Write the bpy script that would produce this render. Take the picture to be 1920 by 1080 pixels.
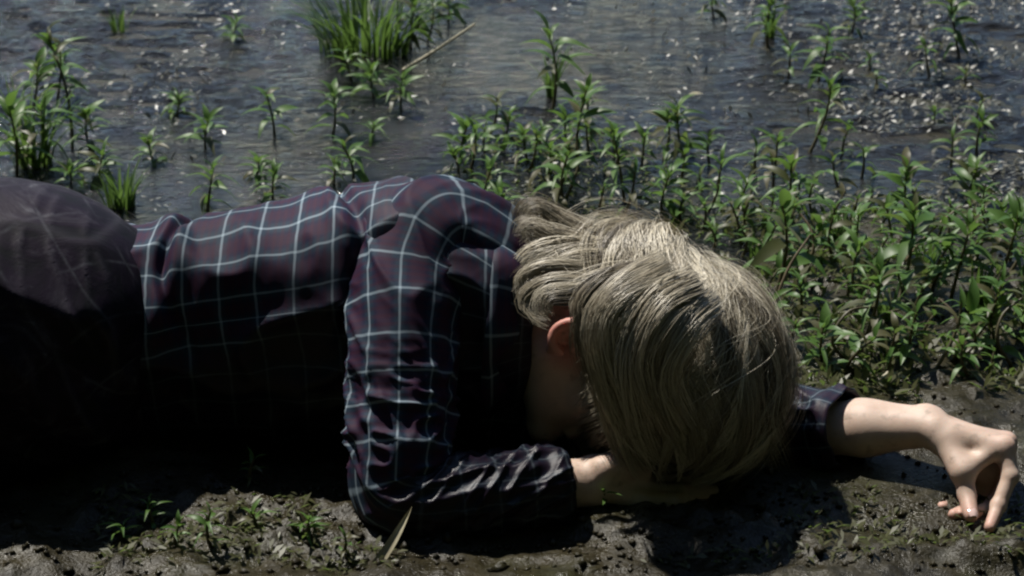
import bpy, math, random
import numpy as np
from mathutils import Vector

random.seed(7)
RNG = np.random.default_rng(11)
R = math.radians
scene = bpy.context.scene
for o in list(bpy.data.objects):
    bpy.data.objects.remove(o)
COL = scene.collection

# ------------------------------------------------------------------ camera
PITCH, DIST, HFOV = R(24), 2.2, R(29)
TARGET = np.array([0.0, 0.0, 0.14])
FWD = np.array([0, math.cos(PITCH), -math.sin(PITCH)])
UPV = np.array([0, math.sin(PITCH), math.cos(PITCH)])
CAM = TARGET - FWD * DIST
cd = bpy.data.cameras.new('camera')
cam = bpy.data.objects.new('camera', cd); COL.objects.link(cam)
cam.location = CAM
cam.rotation_euler = (math.pi / 2 - PITCH, 0, 0)
cd.sensor_width = 36; cd.lens = 18 / math.tan(HFOV / 2)
cd.clip_start = 0.05; cd.clip_end = 3000
cd.dof.use_dof = True; cd.dof.focus_distance = 2.03; cd.dof.aperture_fstop = 11.0
scene.camera = cam

# ------------------------------------------------------------------ sky, sun, exposure
SUN = np.array([-0.38, 0.45, 1.0]); SUN /= np.linalg.norm(SUN)
w = bpy.data.worlds.new('World'); scene.world = w; w.use_nodes = True
nt = w.node_tree
sky = nt.nodes.new('ShaderNodeTexSky'); sky.sky_type = 'NISHITA'; sky.sun_disc = False
sky.sun_elevation = math.asin(SUN[2]); sky.sun_rotation = math.atan2(SUN[0], SUN[1])
sky.air_density = 1.0; sky.dust_density = 0.2; sky.ozone_density = 1.6
bg = nt.nodes['Background']; bg.inputs['Strength'].default_value = 0.085
nt.links.new(sky.outputs[0], bg.inputs['Color'])
sl = bpy.data.lights.new('sun', 'SUN'); sl.energy = 5.0; sl.angle = R(0.53); sl.color = (1.0, 0.95, 0.87)
so = bpy.data.objects.new('sun', sl); COL.objects.link(so)
so.rotation_euler = Vector(-SUN).to_track_quat('-Z', 'Y').to_euler()
scene.view_settings.view_transform = 'Standard'
scene.view_settings.look = 'None'
scene.view_settings.exposure = 0.27
scene.view_settings.gamma = 1.0
scene.cycles.filter_width = 2.3

# ------------------------------------------------------------------ helpers
def at(px, py, y=None, z=None):
    """world point seen at photo position (px, py), at depth y or height z"""
    s = 2 * math.tan(HFOV / 2) / 1920
    d = FWD + np.array([1, 0, 0]) * (px - 960) * s + UPV * (540 - py) * s
    t = (y - CAM[1]) / d[1] if z is None else (z - CAM[2]) / d[2]
    return CAM + d * t

def _h(ix, iy, iz, seed):
    n = (ix * 374761393 + iy * 668265263 + iz * 2147483647 + seed * 1274126177) & 0xFFFFFFFF
    n = ((n ^ (n >> 13)) * 1274126177) & 0xFFFFFFFF
    n = ((n ^ (n >> 16)) * 2246822519) & 0xFFFFFFFF
    return ((n ^ (n >> 15)) & 0xFFFF) / 32767.5 - 1.0

def vn(x, y, z=0.0, seed=0):
    x, y, z = np.broadcast_arrays(np.asarray(x, float), np.asarray(y, float), np.asarray(z, float))
    ix, iy, iz = (np.floor(a).astype(np.int64) for a in (x, y, z))
    fx, fy, fz = x - ix, y - iy, z - iz
    fx, fy, fz = (f * f * (3 - 2 * f) for f in (fx, fy, fz))
    r = 0
    for a in (0, 1):
        for b in (0, 1):
            for c in (0, 1):
                wgt = (fx if a else 1 - fx) * (fy if b else 1 - fy) * (fz if c else 1 - fz)
                r = r + wgt * _h(ix + a, iy + b, iz + c, seed)
    return r

def fbm(x, y, z=0.0, seed=0, oct=3):
    r, a = 0, 1.0
    for i in range(oct):
        r = r + a * vn(np.asarray(x) * 2 ** i, np.asarray(y) * 2 ** i, np.asarray(z) * 2 ** i, seed + i)
        a *= 0.5
    return r

def sstep(a, b, x):
    t = np.clip((np.asarray(x, float) - a) / (b - a), 0, 1)
    return t * t * (3 - 2 * t)

def mesh_np(name, V, F, smooth=True):
    """V (n,3), F (m,k) int array, k = 3 or 4"""
    V = np.asarray(V, np.float32); F = np.asarray(F, np.int32)
    me = bpy.data.meshes.new(name)
    me.vertices.add(len(V)); me.vertices.foreach_set('co', V.ravel())
    k = F.shape[1]
    me.loops.add(F.size); me.loops.foreach_set('vertex_index', F.ravel())
    me.polygons.add(len(F))
    me.polygons.foreach_set('loop_start', np.arange(0, F.size, k, dtype=np.int32))
    me.polygons.foreach_set('loop_total', np.full(len(F), k, np.int32))
    if smooth:
        me.polygons.foreach_set('use_smooth', np.ones(len(F), bool))
    me.update(calc_edges=True); me.validate()
    return me

def ob(name, me, mat=None, parent=None, **props):
    o = bpy.data.objects.new(name, me); COL.objects.link(o)
    if mat is not None and me is not None and len(me.materials) == 0:
        me.materials.append(mat)
    if parent is not None:
        o.parent = parent
    for k, v in props.items():
        o[k] = v
    return o

def fattr(me, name, vals):
    a = me.attributes.new(name, 'FLOAT', 'POINT'); a.data.foreach_set('value', np.asarray(vals, np.float32))

def set_uv(me, U):
    uv = me.uv_layers.new(name='UVMap')
    li = np.empty(len(me.loops), np.int32); me.loops.foreach_get('vertex_index', li)
    uv.data.foreach_set('uv', np.asarray(U, np.float32)[li].ravel())

def grid_faces(n, m, wrap=False):
    i, j = np.meshgrid(np.arange(n - 1), np.arange(m if wrap else m - 1), indexing='ij')
    j2 = (j + 1) % m
    return np.stack([i * m + j, i * m + j2, (i + 1) * m + j2, (i + 1) * m + j], -1).reshape(-1, 4)

def catmull(P, n):
    P = np.asarray(P, float)
    Q = np.vstack([2 * P[0] - P[1], P, 2 * P[-1] - P[-2]])
    t = np.linspace(0, len(P) - 1, n); i = np.clip(t.astype(int), 0, len(P) - 2); f = (t - i)[:, None]
    p0, p1, p2, p3 = Q[i], Q[i + 1], Q[i + 2], Q[i + 3]
    return 0.5 * (2 * p1 + (p2 - p0) * f + (2 * p0 - 5 * p1 + 4 * p2 - p3) * f ** 2 + (3 * p1 - p0 - 3 * p2 + p3) * f ** 3)

# ------------------------------------------------------------------ materials
class NT:
    def __init__(s, name):
        s.m = bpy.data.materials.new(name); s.m.use_nodes = True
        s.t = s.m.node_tree; s.b = s.t.nodes['Principled BSDF']
    def n(s, typ, **kw):
        x = s.t.nodes.new('ShaderNode' + typ)
        for k, v in kw.items():
            if k in x.inputs.keys() if isinstance(k, str) and hasattr(x.inputs, 'keys') else False:
                x.inputs[k].default_value = v
            else:
                setattr(x, k, v)
        return x
    def l(s, a, b):
        s.t.links.new(a, b)
    def noise(s, scale, detail=4, rough=0.55, vec=None, dist=0.0):
        x = s.t.nodes.new('ShaderNodeTexNoise')
        x.inputs['Scale'].default_value = scale; x.inputs['Detail'].default_value = detail
        x.inputs['Roughness'].default_value = rough; x.inputs['Distortion'].default_value = dist
        if vec is not None: s.l(vec, x.inputs['Vector'])
        return x.outputs['Fac']
    def ramp(s, fac, stops):
        x = s.t.nodes.new('ShaderNodeValToRGB'); e = x.color_ramp.elements
        while len(e) < len(stops): e.new(0.5)
        for i, (p, c) in enumerate(stops):
            e[i].position = p; e[i].color = tuple(c) + (1,) if len(c) == 3 else c
        s.l(fac, x.inputs['Fac']); return x.outputs['Color']
    def math(s, op, a, b=None, clamp=False):
        x = s.t.nodes.new('ShaderNodeMath'); x.operation = op; x.use_clamp = clamp
        for i, v in enumerate((a, b)):
            if v is None: continue
            if isinstance(v, (int, float)): x.inputs[i].default_value = v
            else: s.l(v, x.inputs[i])
        return x.outputs[0]
    def mix(s, fac, a, b):
        x = s.t.nodes.new('ShaderNodeMix'); x.data_type = 'RGBA'
        for sock, v in ((x.inputs[0], fac), (x.inputs[6], a), (x.inputs[7], b)):
            if isinstance(v, (int, float)): sock.default_value = v
            elif isinstance(v, tuple): sock.default_value = v + (1,) if len(v) == 3 else v
            else: s.l(v, sock)
        return x.outputs[2]
    def obj(s):
        return s.t.nodes.new('ShaderNodeTexCoord').outputs['Object']
    def mapping(s, vec, scale):
        x = s.t.nodes.new('ShaderNodeMapping'); x.inputs['Scale'].default_value = scale
        s.l(vec, x.inputs['Vector']); return x.outputs[0]
    def bump(s, height, strength, dist, normal=None):
        x = s.t.nodes.new('ShaderNodeBump'); x.inputs['Strength'].default_value = strength
        x.inputs['Distance'].default_value = dist; s.l(height, x.inputs['Height'])
        if normal is not None: s.l(normal, x.inputs['Normal'])
        return x.outputs[0]
    def col(s, v): s.set('Base Color', v)
    def set(s, k, v):
        i = s.b.inputs[k]
        if isinstance(v, (int, float)): i.default_value = v
        elif isinstance(v, tuple): i.default_value = v + (1,) if (len(v) == 3 and i.type == 'RGBA') else v
        else: s.l(v, i)

def m_mud():
    a = NT('wet_mud'); v = a.obj()
    big = a.noise(4.5, 4, 0.6, v); fine = a.noise(60, 5, 0.65, v); grit = a.noise(260, 3, 0.6, v)
    c = a.ramp(big, [(0.3, (0.020, 0.017, 0.010)), (0.5, (0.033, 0.028, 0.015)), (0.7, (0.034, 0.036, 0.016))])
    c2 = a.ramp(fine, [(0.3, (0.45, 0.45, 0.45)), (0.7, (1.3, 1.3, 1.3))])
    x = a.t.nodes.new('ShaderNodeMix'); x.data_type = 'RGBA'; x.blend_type = 'MULTIPLY'; x.inputs[0].default_value = 1
    a.l(c, x.inputs[6]); a.l(c2, x.inputs[7])
    a.col(x.outputs[2])
    a.set('Roughness', a.ramp(a.noise(35, 4, 0.6, v), [(0.35, (0.14,) * 3), (0.65, (0.46,) * 3)]))
    a.set('Specular IOR Level', 0.24)
    b1 = a.bump(fine, 0.45, 0.006); b2 = a.bump(grit, 0.6, 0.0030, b1)
    a.set('Normal', b2)
    return a.m

def m_water():
    a = NT('murky_water'); v = a.obj()
    a.col(a.ramp(a.noise(3, 3, 0.5, v), [(0.35, (0.010, 0.011, 0.013)), (0.65, (0.022, 0.021, 0.018))]))
    a.set('IOR', 1.333); a.set('Roughness', 0.05)
    mv = a.mapping(v, (1.0, 2.2, 1.0))
    r1 = a.noise(26, 4, 0.6, mv, 0.6); r2 = a.noise(90, 3, 0.6, mv, 0.4)
    patch = a.ramp(a.noise(2.3, 2, 0.5, v), [(0.36, (0.25,) * 3), (0.60, (1,) * 3)])
    x = a.bump(a.math('MULTIPLY', r1, patch), 1.0, 0.024)
    x = a.bump(a.math('MULTIPLY', r2, patch), 1.0, 0.0045, x)
    a.set('Normal', x)
    return a.m

def m_skin():
    a = NT('skin'); v = a.obj()
    at_ = a.t.nodes.new('ShaderNodeAttribute'); at_.attribute_name = 'flush'
    base = a.ramp(a.noise(40, 4, 0.6, v), [(0.3, (0.50, 0.36, 0.28)), (0.7, (0.60, 0.46, 0.37))])
    c = a.mix(at_.outputs['Fac'], base, (0.52, 0.20, 0.16))
    dirt = a.ramp(a.noise(55, 5, 0.7, v), [(0.55, (0,) * 3), (0.68, (0.55,) * 3)])
    a.col(a.mix(dirt, c, (0.20, 0.15, 0.11)))
    a.set('Roughness', 0.55); a.set('Subsurface Weight', 0.18); a.set('Subsurface Radius', (0.010, 0.0035, 0.0018))
    a.set('Subsurface Scale', 1.0)
    a.set('Normal', a.bump(a.noise(420, 3, 0.6, v), 0.15, 0.001))
    return a.m

def m_nail():
    a = NT('fingernail'); a.col((0.62, 0.44, 0.40)); a.set('Roughness', 0.12); return a.m

def m_plaid():
    a = NT('plaid_flannel')
    uv = a.t.nodes.new('ShaderNodeUVMap'); uv.uv_map = 'UVMap'
    sep = a.t.nodes.new('ShaderNodeSeparateXYZ'); a.l(uv.outputs[0], sep.inputs[0])
    wob = a.noise(30, 2, 0.5, uv.outputs[0])
    per = 0.038
    def fr(s, off=0.0):
        t = a.math('ADD', a.math('DIVIDE', s, per), off + 50)
        t = a.math('ADD', t, a.math('MULTIPLY', wob, 0.10))
        return a.math('FRACT', t)
    def band(f, c, hw, soft=0.032):
        d = a.math('ABSOLUTE', a.math('SUBTRACT', f, c))
        return a.math('SUBTRACT', 1.0, a.math('DIVIDE', a.math('SUBTRACT', d, hw), soft), True)
    def clampm(x):
        return a.math('MINIMUM', a.math('MAXIMUM', x, 0.0), 1.0)
    fu, fv = fr(sep.outputs[0]), fr(sep.outputs[1])
    lu = clampm(band(fu, 0.5, 0.018)); lv = clampm(band(fv, 0.5, 0.017))
    tealu = clampm(band(fu, 0.5, 0.11, 0.10)); tealv = clampm(band(fv, 0.5, 0.11, 0.10))
    f5 = a.math('FRACT', a.math('MULTIPLY', fv, 5.0))
    redv = a.math('MULTIPLY', clampm(band(f5, 0.5, 0.16, 0.12)), a.math('SUBTRACT', 1.0, tealv))
    redu = clampm(band(a.math('FRACT', a.math('ADD', fu, 0.5)), 0.5, 0.16, 0.12))
    c = a.mix(a.math('MULTIPLY', a.math('MAXIMUM', tealu, tealv), 0.8), (0.009, 0.010, 0.036), (0.014, 0.034, 0.058))
    c = a.mix(a.math('MULTIPLY', redu, 0.30), c, (0.062, 0.004, 0.016))
    c = a.mix(a.math('MULTIPLY', redv, 0.30), c, (0.050, 0.007, 0.018))
    lines = a.math('ADD', a.math('MULTIPLY', lu, 0.55), a.math('MULTIPLY', lv, 0.55), True)
    c = a.mix(lines, c, (0.32, 0.40, 0.46))
    # damp mottling with a shape of its own
    vv = a.obj()
    damp = a.ramp(a.noise(9, 4, 0.6, vv), [(0.35, (0.70,) * 3), (0.65, (1.05,) * 3)])
    x = a.t.nodes.new('ShaderNodeMix'); x.data_type = 'RGBA'; x.blend_type = 'MULTIPLY'; x.inputs[0].default_value = 1
    a.l(c, x.inputs[6]); a.l(damp, x.inputs[7])
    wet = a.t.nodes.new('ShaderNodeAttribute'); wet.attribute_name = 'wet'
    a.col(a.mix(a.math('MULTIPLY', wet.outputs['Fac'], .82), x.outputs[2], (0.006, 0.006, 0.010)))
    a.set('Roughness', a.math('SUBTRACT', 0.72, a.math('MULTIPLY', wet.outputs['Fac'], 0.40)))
    a.set('Specular IOR Level', 0.22); a.set('Sheen Weight', 0.0); a.set('Sheen Roughness', 0.5)
    mv = a.mapping(uv.outputs[0], (1400, 1400, 1))
    weave = a.t.nodes.new('ShaderNodeTexNoise'); weave.inputs['Scale'].default_value = 1; a.l(mv, weave.inputs['Vector'])
    wr = a.noise(14, 2, 0.5, vv, 0.5)
    b = a.bump(wr, 0.35, 0.006); a.set('Normal', a.bump(weave.outputs['Fac'], 0.25, 0.001, b))
    return a.m

def m_trousers():
    a = NT('dark_wet_denim'); v = a.obj()
    mv = a.mapping(v, (1.0, 1.6, 1.6))
    n = a.noise(9, 5, 0.6, mv, 2.2)
    c = a.ramp(n, [(0.38, (0.005, 0.005, 0.007)), (0.56, (0.012, 0.007, 0.016)), (0.66, (0.03, 0.026, 0.036)), (0.78, (0.13, 0.13, 0.15))])
    cr = a.t.nodes.new('ShaderNodeAttribute'); cr.attribute_name = 'crease'
    uv = a.t.nodes.new('ShaderNodeUVMap'); uv.uv_map = 'UVMap'
    sep = a.t.nodes.new('ShaderNodeSeparateXYZ'); a.l(uv.outputs[0], sep.inputs[0])
    def ln(o):
        f = a.math('FRACT', a.math('ADD', a.math('DIVIDE', o, .058), a.math('MULTIPLY', a.noise(16, 2, .5, v), .22)))
        return a.math('SUBTRACT', 1.0, a.math('DIVIDE', a.math('ABSOLUTE', a.math('SUBTRACT', f, .5)), .045), True)
    lw = a.math('MULTIPLY', a.math('MAXIMUM', ln(sep.outputs[0]), ln(sep.outputs[1])), a.ramp(a.noise(20, 4, .7, v), [(.42, (0,) * 3), (.62, (.24,) * 3)]))
    c = a.mix(lw, c, (0.17, 0.18, 0.20))
    a.col(a.mix(a.math('MULTIPLY', cr.outputs['Fac'], .16, True), c, (0.16, 0.15, 0.18))); a.set('Roughness', 0.6); a.set('Specular IOR Level', 0.15)
    a.set('Normal', a.bump(n, 0.25, 0.006))
    return a.m

def m_hair():
    a = NT('dark_blond_hair')
    t = a.t.nodes.new('ShaderNodeAttribute'); t.attribute_name = 'tone'
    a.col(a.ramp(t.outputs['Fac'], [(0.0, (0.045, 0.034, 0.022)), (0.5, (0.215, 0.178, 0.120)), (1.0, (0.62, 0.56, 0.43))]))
    a.set('Roughness', 0.38); a.set('Specular IOR Level', 0.6)
    return a.m

def m_leaf(name, c0, c1, c2):
    a = NT(name); v = a.obj()
    oi = a.t.nodes.new('ShaderNodeObjectInfo')
    base = a.mix(oi.outputs['Random'], c0, c1)
    n = a.noise(60, 3, 0.5, v)
    spots = a.ramp(a.noise(110, 3, 0.6, v), [(0.60, (0,) * 3), (0.75, (0.6,) * 3)])
    c = a.mix(a.math('MULTIPLY', n, 0.6), base, c2)
    a.col(a.mix(spots, c, (0.10, 0.085, 0.035)))
    a.set('Roughness', 0.44); a.set('Specular IOR Level', 0.38)
    tr = a.t.nodes.new('ShaderNodeBsdfTranslucent'); mx = a.t.nodes.new('ShaderNodeMixShader'); mx.inputs[0].default_value = 0.38
    g = a.t.nodes.new('ShaderNodeMix'); g.data_type = 'RGBA'; g.inputs[0].default_value = 0.5
    a.l(c, g.inputs[6]); g.inputs[7].default_value = (0.20, 0.34, 0.06, 1)
    a.l(g.outputs[2], tr.inputs['Color'])
    out = a.t.nodes['Material Output']
    a.l(a.b.outputs[0], mx.inputs[1]); a.l(tr.outputs[0], mx.inputs[2]); a.l(mx.outputs[0], out.inputs['Surface'])
    return a.m

def m_simple(name, c0, c1, scale, rough, bump=0.0):
    a = NT(name); v = a.obj(); n = a.noise(scale, 4, 0.6, v)
    a.col(a.ramp(n, [(0.3, c0), (0.7, c1)])); a.set('Roughness', rough)
    if bump: a.set('Normal', a.bump(n, 0.6, bump))
    return a.m

M = dict(mud=m_mud(), water=m_water(), skin=m_skin(), nail=m_nail(), plaid=m_plaid(), trousers=m_trousers(), hair=m_hair(),
         leaf=m_leaf('fresh_leaf', (0.065, 0.150, 0.030), (0.120, 0.220, 0.050), (0.070, 0.130, 0.034)),
         olive=m_leaf('olive_leaf', (0.080, 0.095, 0.035), (0.120, 0.105, 0.050), (0.060, 0.060, 0.028)),
         grass=m_leaf('grass_blade', (0.060, 0.13, 0.032), (0.11, 0.18, 0.055), (0.060, 0.11, 0.035)),
         stem=m_simple('plant_stem', (0.05, 0.045, 0.022), (0.10, 0.085, 0.045), 40, 0.5),
         straw=m_simple('dry_straw', (0.24, 0.21, 0.13), (0.36, 0.33, 0.22), 50, 0.5),
         straw_brown=m_simple('brown_stem', (0.10, 0.075, 0.045), (0.20, 0.16, 0.10), 40, 0.5),
         flake=m_simple('glint_flake', (0.06, 0.06, 0.045), (0.16, 0.16, 0.13), 60, 0.42),
         stone=m_simple('brown_stone', (0.07, 0.045, 0.035), (0.16, 0.11, 0.085), 40, 0.4, 0.006),
         shade_leaf=m_leaf('shade_ring_leaf', (0.018, 0.035, 0.010), (0.035, 0.055, 0.016), (0.02, 0.03, 0.012)),  # foliage of the unseen ring added to hold back sky light
         boot=m_simple('dark_leather', (0.012, 0.010, 0.009), (0.03, 0.025, 0.02), 30, 0.45, 0.003))

def ridge(x): return 1 - np.abs(x)

# ------------------------------------------------------------------ ground and water
PUD = at(1690, 950, z=0.0)
def ground_h(x, y):
    x = np.asarray(x, float); y = np.asarray(y, float)
    shore = 0.10 + 0.55 * sstep(0.08, 0.42, x + 0.04 * vn(x * 5, y * 5, 3)) + 0.08 * vn(x * 3, 0, 9.1) + 0.05 * vn(x * 11, 0.3, 2)
    s = shore - y
    h = np.where(s > 0, 0.018 * sstep(0, 0.35, s) + 0.004, np.maximum(s * 0.12, -0.06 + .044 * sstep(.22, .5, x)))
    shal = sstep(.22, .5, x) * sstep(.02, -.06, s) * sstep(1.9, 1.4, y)
    h = h + shal * (.010 * np.maximum(fbm(x * 13, y * 16, 0, 61, 2), -.3) + .007 * fbm(x * 40, y * 45, 0, 62, 2))
    near = np.exp(-np.maximum(np.hypot(x, y - 0.2) - 1.6, 0) * 1.5)
    h = h + near * (0.009 * fbm(x * 6, y * 6, 0, 5, 2) + 0.0050 * fbm(x * 24, y * 24, 0, 8, 2) * sstep(-0.02, 0.2, s + 0.1))
    cl = np.maximum(fbm(x * 42, y * 42, 0, 21, 3) - 0.15, 0)
    h = h + near * 0.0055 * cl * sstep(0.0, 0.15, s)
    # shallow puddle by the open hand
    q = np.hypot((x - PUD[0]) / 0.20, (y - PUD[1]) / 0.09)
    h = h * (1 - 0.9 * np.exp(-q ** 4)) - 0.006 * np.exp(-q ** 4)
    # mud ridge in the foreground
    for (a_, b_, rx, ry, hh) in ((1480, 1010, 0.085, 0.022, 0.020), (1240, 1000, 0.08, 0.03, 0.010), (1860, 1068, 0.10, 0.018, 0.022), (640, 1000, 0.10, 0.035, 0.008)):
        c = at(a_, b_, z=0.01)
        q = np.hypot((x - c[0]) / rx, (y - c[1]) / ry)
        h = h + hh * np.exp(-q ** 2) * (0.7 + 0.6 * vn(x * 60, y * 60, 0, 33))
    und = sstep(.06, -.02, np.abs(y + .10) - .16) * sstep(.08, 0, x - .45) * sstep(-1.45, -1.35, x)
    h = np.maximum(h, .014 * und) + .022 * np.exp(-((x + .39) / .06) ** 2 - ((y + .12) / .12) ** 2) + .010 * und * sstep(.05, .16, np.abs(y + .10)) * (.6 + .5 * vn(x * 20, y * 20, 0, 35)) * sstep(.02, -.02, x)
    far = sstep(6, 60, np.hypot(x, y))
    return h * (1 - far) + far * (-0.05)

def axis(lo, hi, step, far):
    core = np.arange(lo, hi + step / 2, step)
    out, d, p = [], step, 0
    while p < far:
        d *= 1.35; p += d; out.append(p)
    out = np.array(out)
    return np.concatenate([lo - out[::-1], core, hi + out])

gx = axis(-1.0, 1.15, 0.0055, 900)
gy = axis(-0.62, 1.7, 0.0060, 900)
X, Y = np.meshgrid(gx, gy, indexing='ij')
Z = ground_h(X, Y)
me = mesh_np('ground', np.stack([X, Y, Z], -1).reshape(-1, 3), grid_faces(len(gx), len(gy)))
ob('ground', me, M['mud'], kind='structure', label='wet dark mud of the bank and stream bed')

wx = axis(-1.1, 1.3, 0.0065, 900); wy = axis(0.0, 1.95, 0.0050, 900)
X, Y = np.meshgrid(wx, wy, indexing='ij')
nr = np.exp(-np.maximum(np.hypot(X, Y - 0.8) - 1.8, 0) * 0.8)
patch = sstep(-0.35, 0.55, fbm(X * 2.0, Y * 2.4, 0, 40, 2) + 0.9 * sstep(.15, .7, X + .15 * vn(Y * 4, 0, 0, 41)) + .45 * sstep(.8, 1.3, Y) - .25)
wx_, wy_ = X + .020 * vn(X * 9, Y * 9, 0, 42), Y + .016 * vn(X * 7, Y * 11, 0, 43)
wv = 0.0052 * ridge(vn(wx_ * 9, wy_ * 17, 0, 44)) + 0.0046 * vn(wx_ * 22 + wy_ * 8, wy_ * 38, 0, 45) + 0.0026 * vn(wx_ * 45, wy_ * 75, 0, 47)
Z = nr * (wv - .0026) * (0.10 + 0.95 * patch) + 0.002
me = mesh_np('water', np.stack([X, Y, Z], -1).reshape(-1, 3), grid_faces(len(wx), len(wy)))
ob('water', me, M['water'], kind='structure', label='shallow murky rippled water behind the person')

# ------------------------------------------------------------------ signed-distance body builder
def sd_cap(p, a, b, ra, rb):
    a = np.asarray(a); b = np.asarray(b); ab = b - a
    t = np.clip(((p - a) @ ab) / max(ab @ ab, 1e-12), 0, 1)
    return np.linalg.norm(p - a - t[:, None] * ab, axis=1) - (ra + (rb - ra) * t)

def sd_ell(p, c, A, s):
    q = (p - c) @ np.asarray(A).T
    s = np.asarray(s)
    k0 = np.linalg.norm(q / s, axis=1); k1 = np.linalg.norm(q / s ** 2, axis=1)
    return k0 * (k0 - 1) / np.maximum(k1, 1e-9)

def smin(a, b, k):
    h = np.clip(0.5 + 0.5 * (b - a) / k, 0, 1)
    return b + (a - b) * h - k * h * (1 - h)

class Group:
    def __init__(s, k): s.k = k; s.p = []; s.neg = []; s.lo = np.full(3, 9.); s.hi = np.full(3, -9.)
    def ext(s, c, r): s.lo = np.minimum(s.lo, np.asarray(c) - r); s.hi = np.maximum(s.hi, np.asarray(c) + r)
    def cap(s, a, b, ra, rb=None, k=None):
        rb = ra if rb is None else rb
        s.p.append((sd_cap, (np.asarray(a), np.asarray(b), ra, rb), k)); s.ext(a, ra); s.ext(b, rb)
    def chain(s, pts, rs, k=None):
        for i in range(len(pts) - 1): s.cap(pts[i], pts[i + 1], rs[i], rs[i + 1], k)
    def ell(s, c, A, ax, k=None): s.p.append((sd_ell, (np.asarray(c), A, ax), k)); s.ext(c, max(ax))
    def cut(s, c, r): s.neg.append((np.asarray(c), r))
    def __call__(s, p):
        d = None
        for f, a, k in s.p:
            e = f(p, *a)
            d = e if d is None else smin(d, e, k or s.k)
        for c, r in s.neg:
            e = r - np.linalg.norm(p - c, axis=1)
            d = -smin(-d, -e, 0.006)
        return d

def make_sdf(groups, k, disp=None):
    def f(p):
        d = np.full(len(p), 1.0)
        for g in groups:
            m = np.all((p > g.lo - 0.06) & (p < g.hi + 0.06), axis=1)
            if m.any():
                d[m] = smin(d[m], g(p[m]), k)
        if disp is not None:
            m = np.abs(d) < 0.05
            d[m] = d[m] + disp(p[m])
        return d
    return f

def surface_nets(f, lo, hi, h, block=8):
    lo = np.asarray(lo, float); nb = np.ceil((np.asarray(hi) - lo) / (h * block)).astype(int)
    n = nb * block
    g = np.stack(np.meshgrid(*[np.arange(k) for k in nb], indexing='ij'), -1).reshape(-1, 3)
    cen = lo + (g * block + (block - 1) / 2) * h
    dc = f(cen)
    act = np.abs(dc) < h * block * 1.25
    D = np.where(dc > 0, 1.0, -1.0).astype(np.float32).reshape(nb)
    D = D.repeat(block, 0).repeat(block, 1).repeat(block, 2)
    loc = np.stack(np.meshgrid(*[np.arange(block)] * 3, indexing='ij'), -1).reshape(-1, 3)
    ga = g[act]
    for s in range(0, len(ga), 400):
        idx = (ga[s:s + 400, None, :] * block + loc[None]).reshape(-1, 3)
        D[idx[:, 0], idx[:, 1], idx[:, 2]] = f(lo + idx * h)
    S = D < 0
    c = [S[i:n[0] - 1 + i, j:n[1] - 1 + j, k:n[2] - 1 + k] for i in (0, 1) for j in (0, 1) for k in (0, 1)]
    cnt = sum(x.astype(np.int8) for x in c)
    cells = np.argwhere((cnt > 0) & (cnt < 8))
    vid = np.full(tuple(n - 1), -1, np.int32); vid[cells[:, 0], cells[:, 1], cells[:, 2]] = np.arange(len(cells))
    corner = np.array([(i, j, k) for i in (0, 1) for j in (0, 1) for k in (0, 1)])
    val = np.stack([D[cells[:, 0] + a, cells[:, 1] + b, cells[:, 2] + c_] for a, b, c_ in corner], 1)
    acc = np.zeros((len(cells), 3)); num = np.zeros(len(cells))
    for a in range(8):
        for b in range(a + 1, 8):
            if np.abs(corner[a] - corner[b]).sum() != 1: continue
            va, vb = val[:, a], val[:, b]; m = (va < 0) != (vb < 0)
            t = np.where(m, va / np.where(m, va - vb, 1), 0)
            acc += np.where(m[:, None], corner[a] + t[:, None] * (corner[b] - corner[a]), 0); num += m
    V = lo + (cells + acc / num[:, None]) * h
    F = []
    for ax in range(3):
        o1, o2 = [(1, 2), (2, 0), (0, 1)][ax]
        sl0 = [slice(None)] * 3; sl1 = [slice(None)] * 3; sl0[ax] = slice(0, -1); sl1[ax] = slice(1, None)
        A, B = S[tuple(sl0)], S[tuple(sl1)]
        e = np.argwhere(A != B)
        e = e[(e[:, o1] > 0) & (e[:, o2] > 0) & (e[:, o1] < n[o1] - 1) & (e[:, o2] < n[o2] - 1)]
        inside = A[e[:, 0], e[:, 1], e[:, 2]]
        def q(d1, d2):
            z = e.copy(); z[:, o1] -= d1; z[:, o2] -= d2
            return vid[z[:, 0], z[:, 1], z[:, 2]]
        quad = np.stack([q(1, 1), q(0, 1), q(0, 0), q(1, 0)], 1)
        quad[~inside] = quad[~inside][:, ::-1]
        F.append(quad)
    F = np.concatenate(F); F = F[(F >= 0).all(1)]
    return V, F

# ------------------------------------------------------------------ person
person = ob('person', None, label='person in dark plaid shirt lying in the mud, blond head face down', category='person')
person.location = (-0.15, -0.15, 0.0)
def pob(name, me, mat, parent=person, **kw):
    o = ob(name, me, mat, parent, **kw)
    if parent is person: o.matrix_parent_inverse = person.matrix_world.inverted()
    return o
bpy.context.view_layer.update()

# head frame: up (crown), face, right
u = np.array([0.867, -0.108, 0.488]); u /= np.linalg.norm(u)
fdir = np.array([0.396, -0.447, -0.803]); fdir -= u * (fdir @ u); fdir /= np.linalg.norm(fdir)
rdir = np.cross(fdir, u)
HS = 0.91
EAR = at(1074, 630, y=-0.205)
HC = EAR - HS * (0.076 * rdir - 0.016 * u - 0.014 * fdir)
def hd(r, up, f): return HC + HS * (r * rdir + up * u + f * fdir)
HA = np.stack([rdir, u, fdir])

SHR = at(790, 470, y=-0.115); ELR = at(760, 900, y=-0.285); CUR = at(1062, 903, z=0.050)
WRR = at(1120, 902, z=0.043)
SHL = np.array([-0.02, -0.10, 0.060]); ELL = at(1400, 800, y=-0.10); WRL = at(1748, 806, y=-0.195)
NECK = np.array([0.0, -0.125, 0.160])

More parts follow.
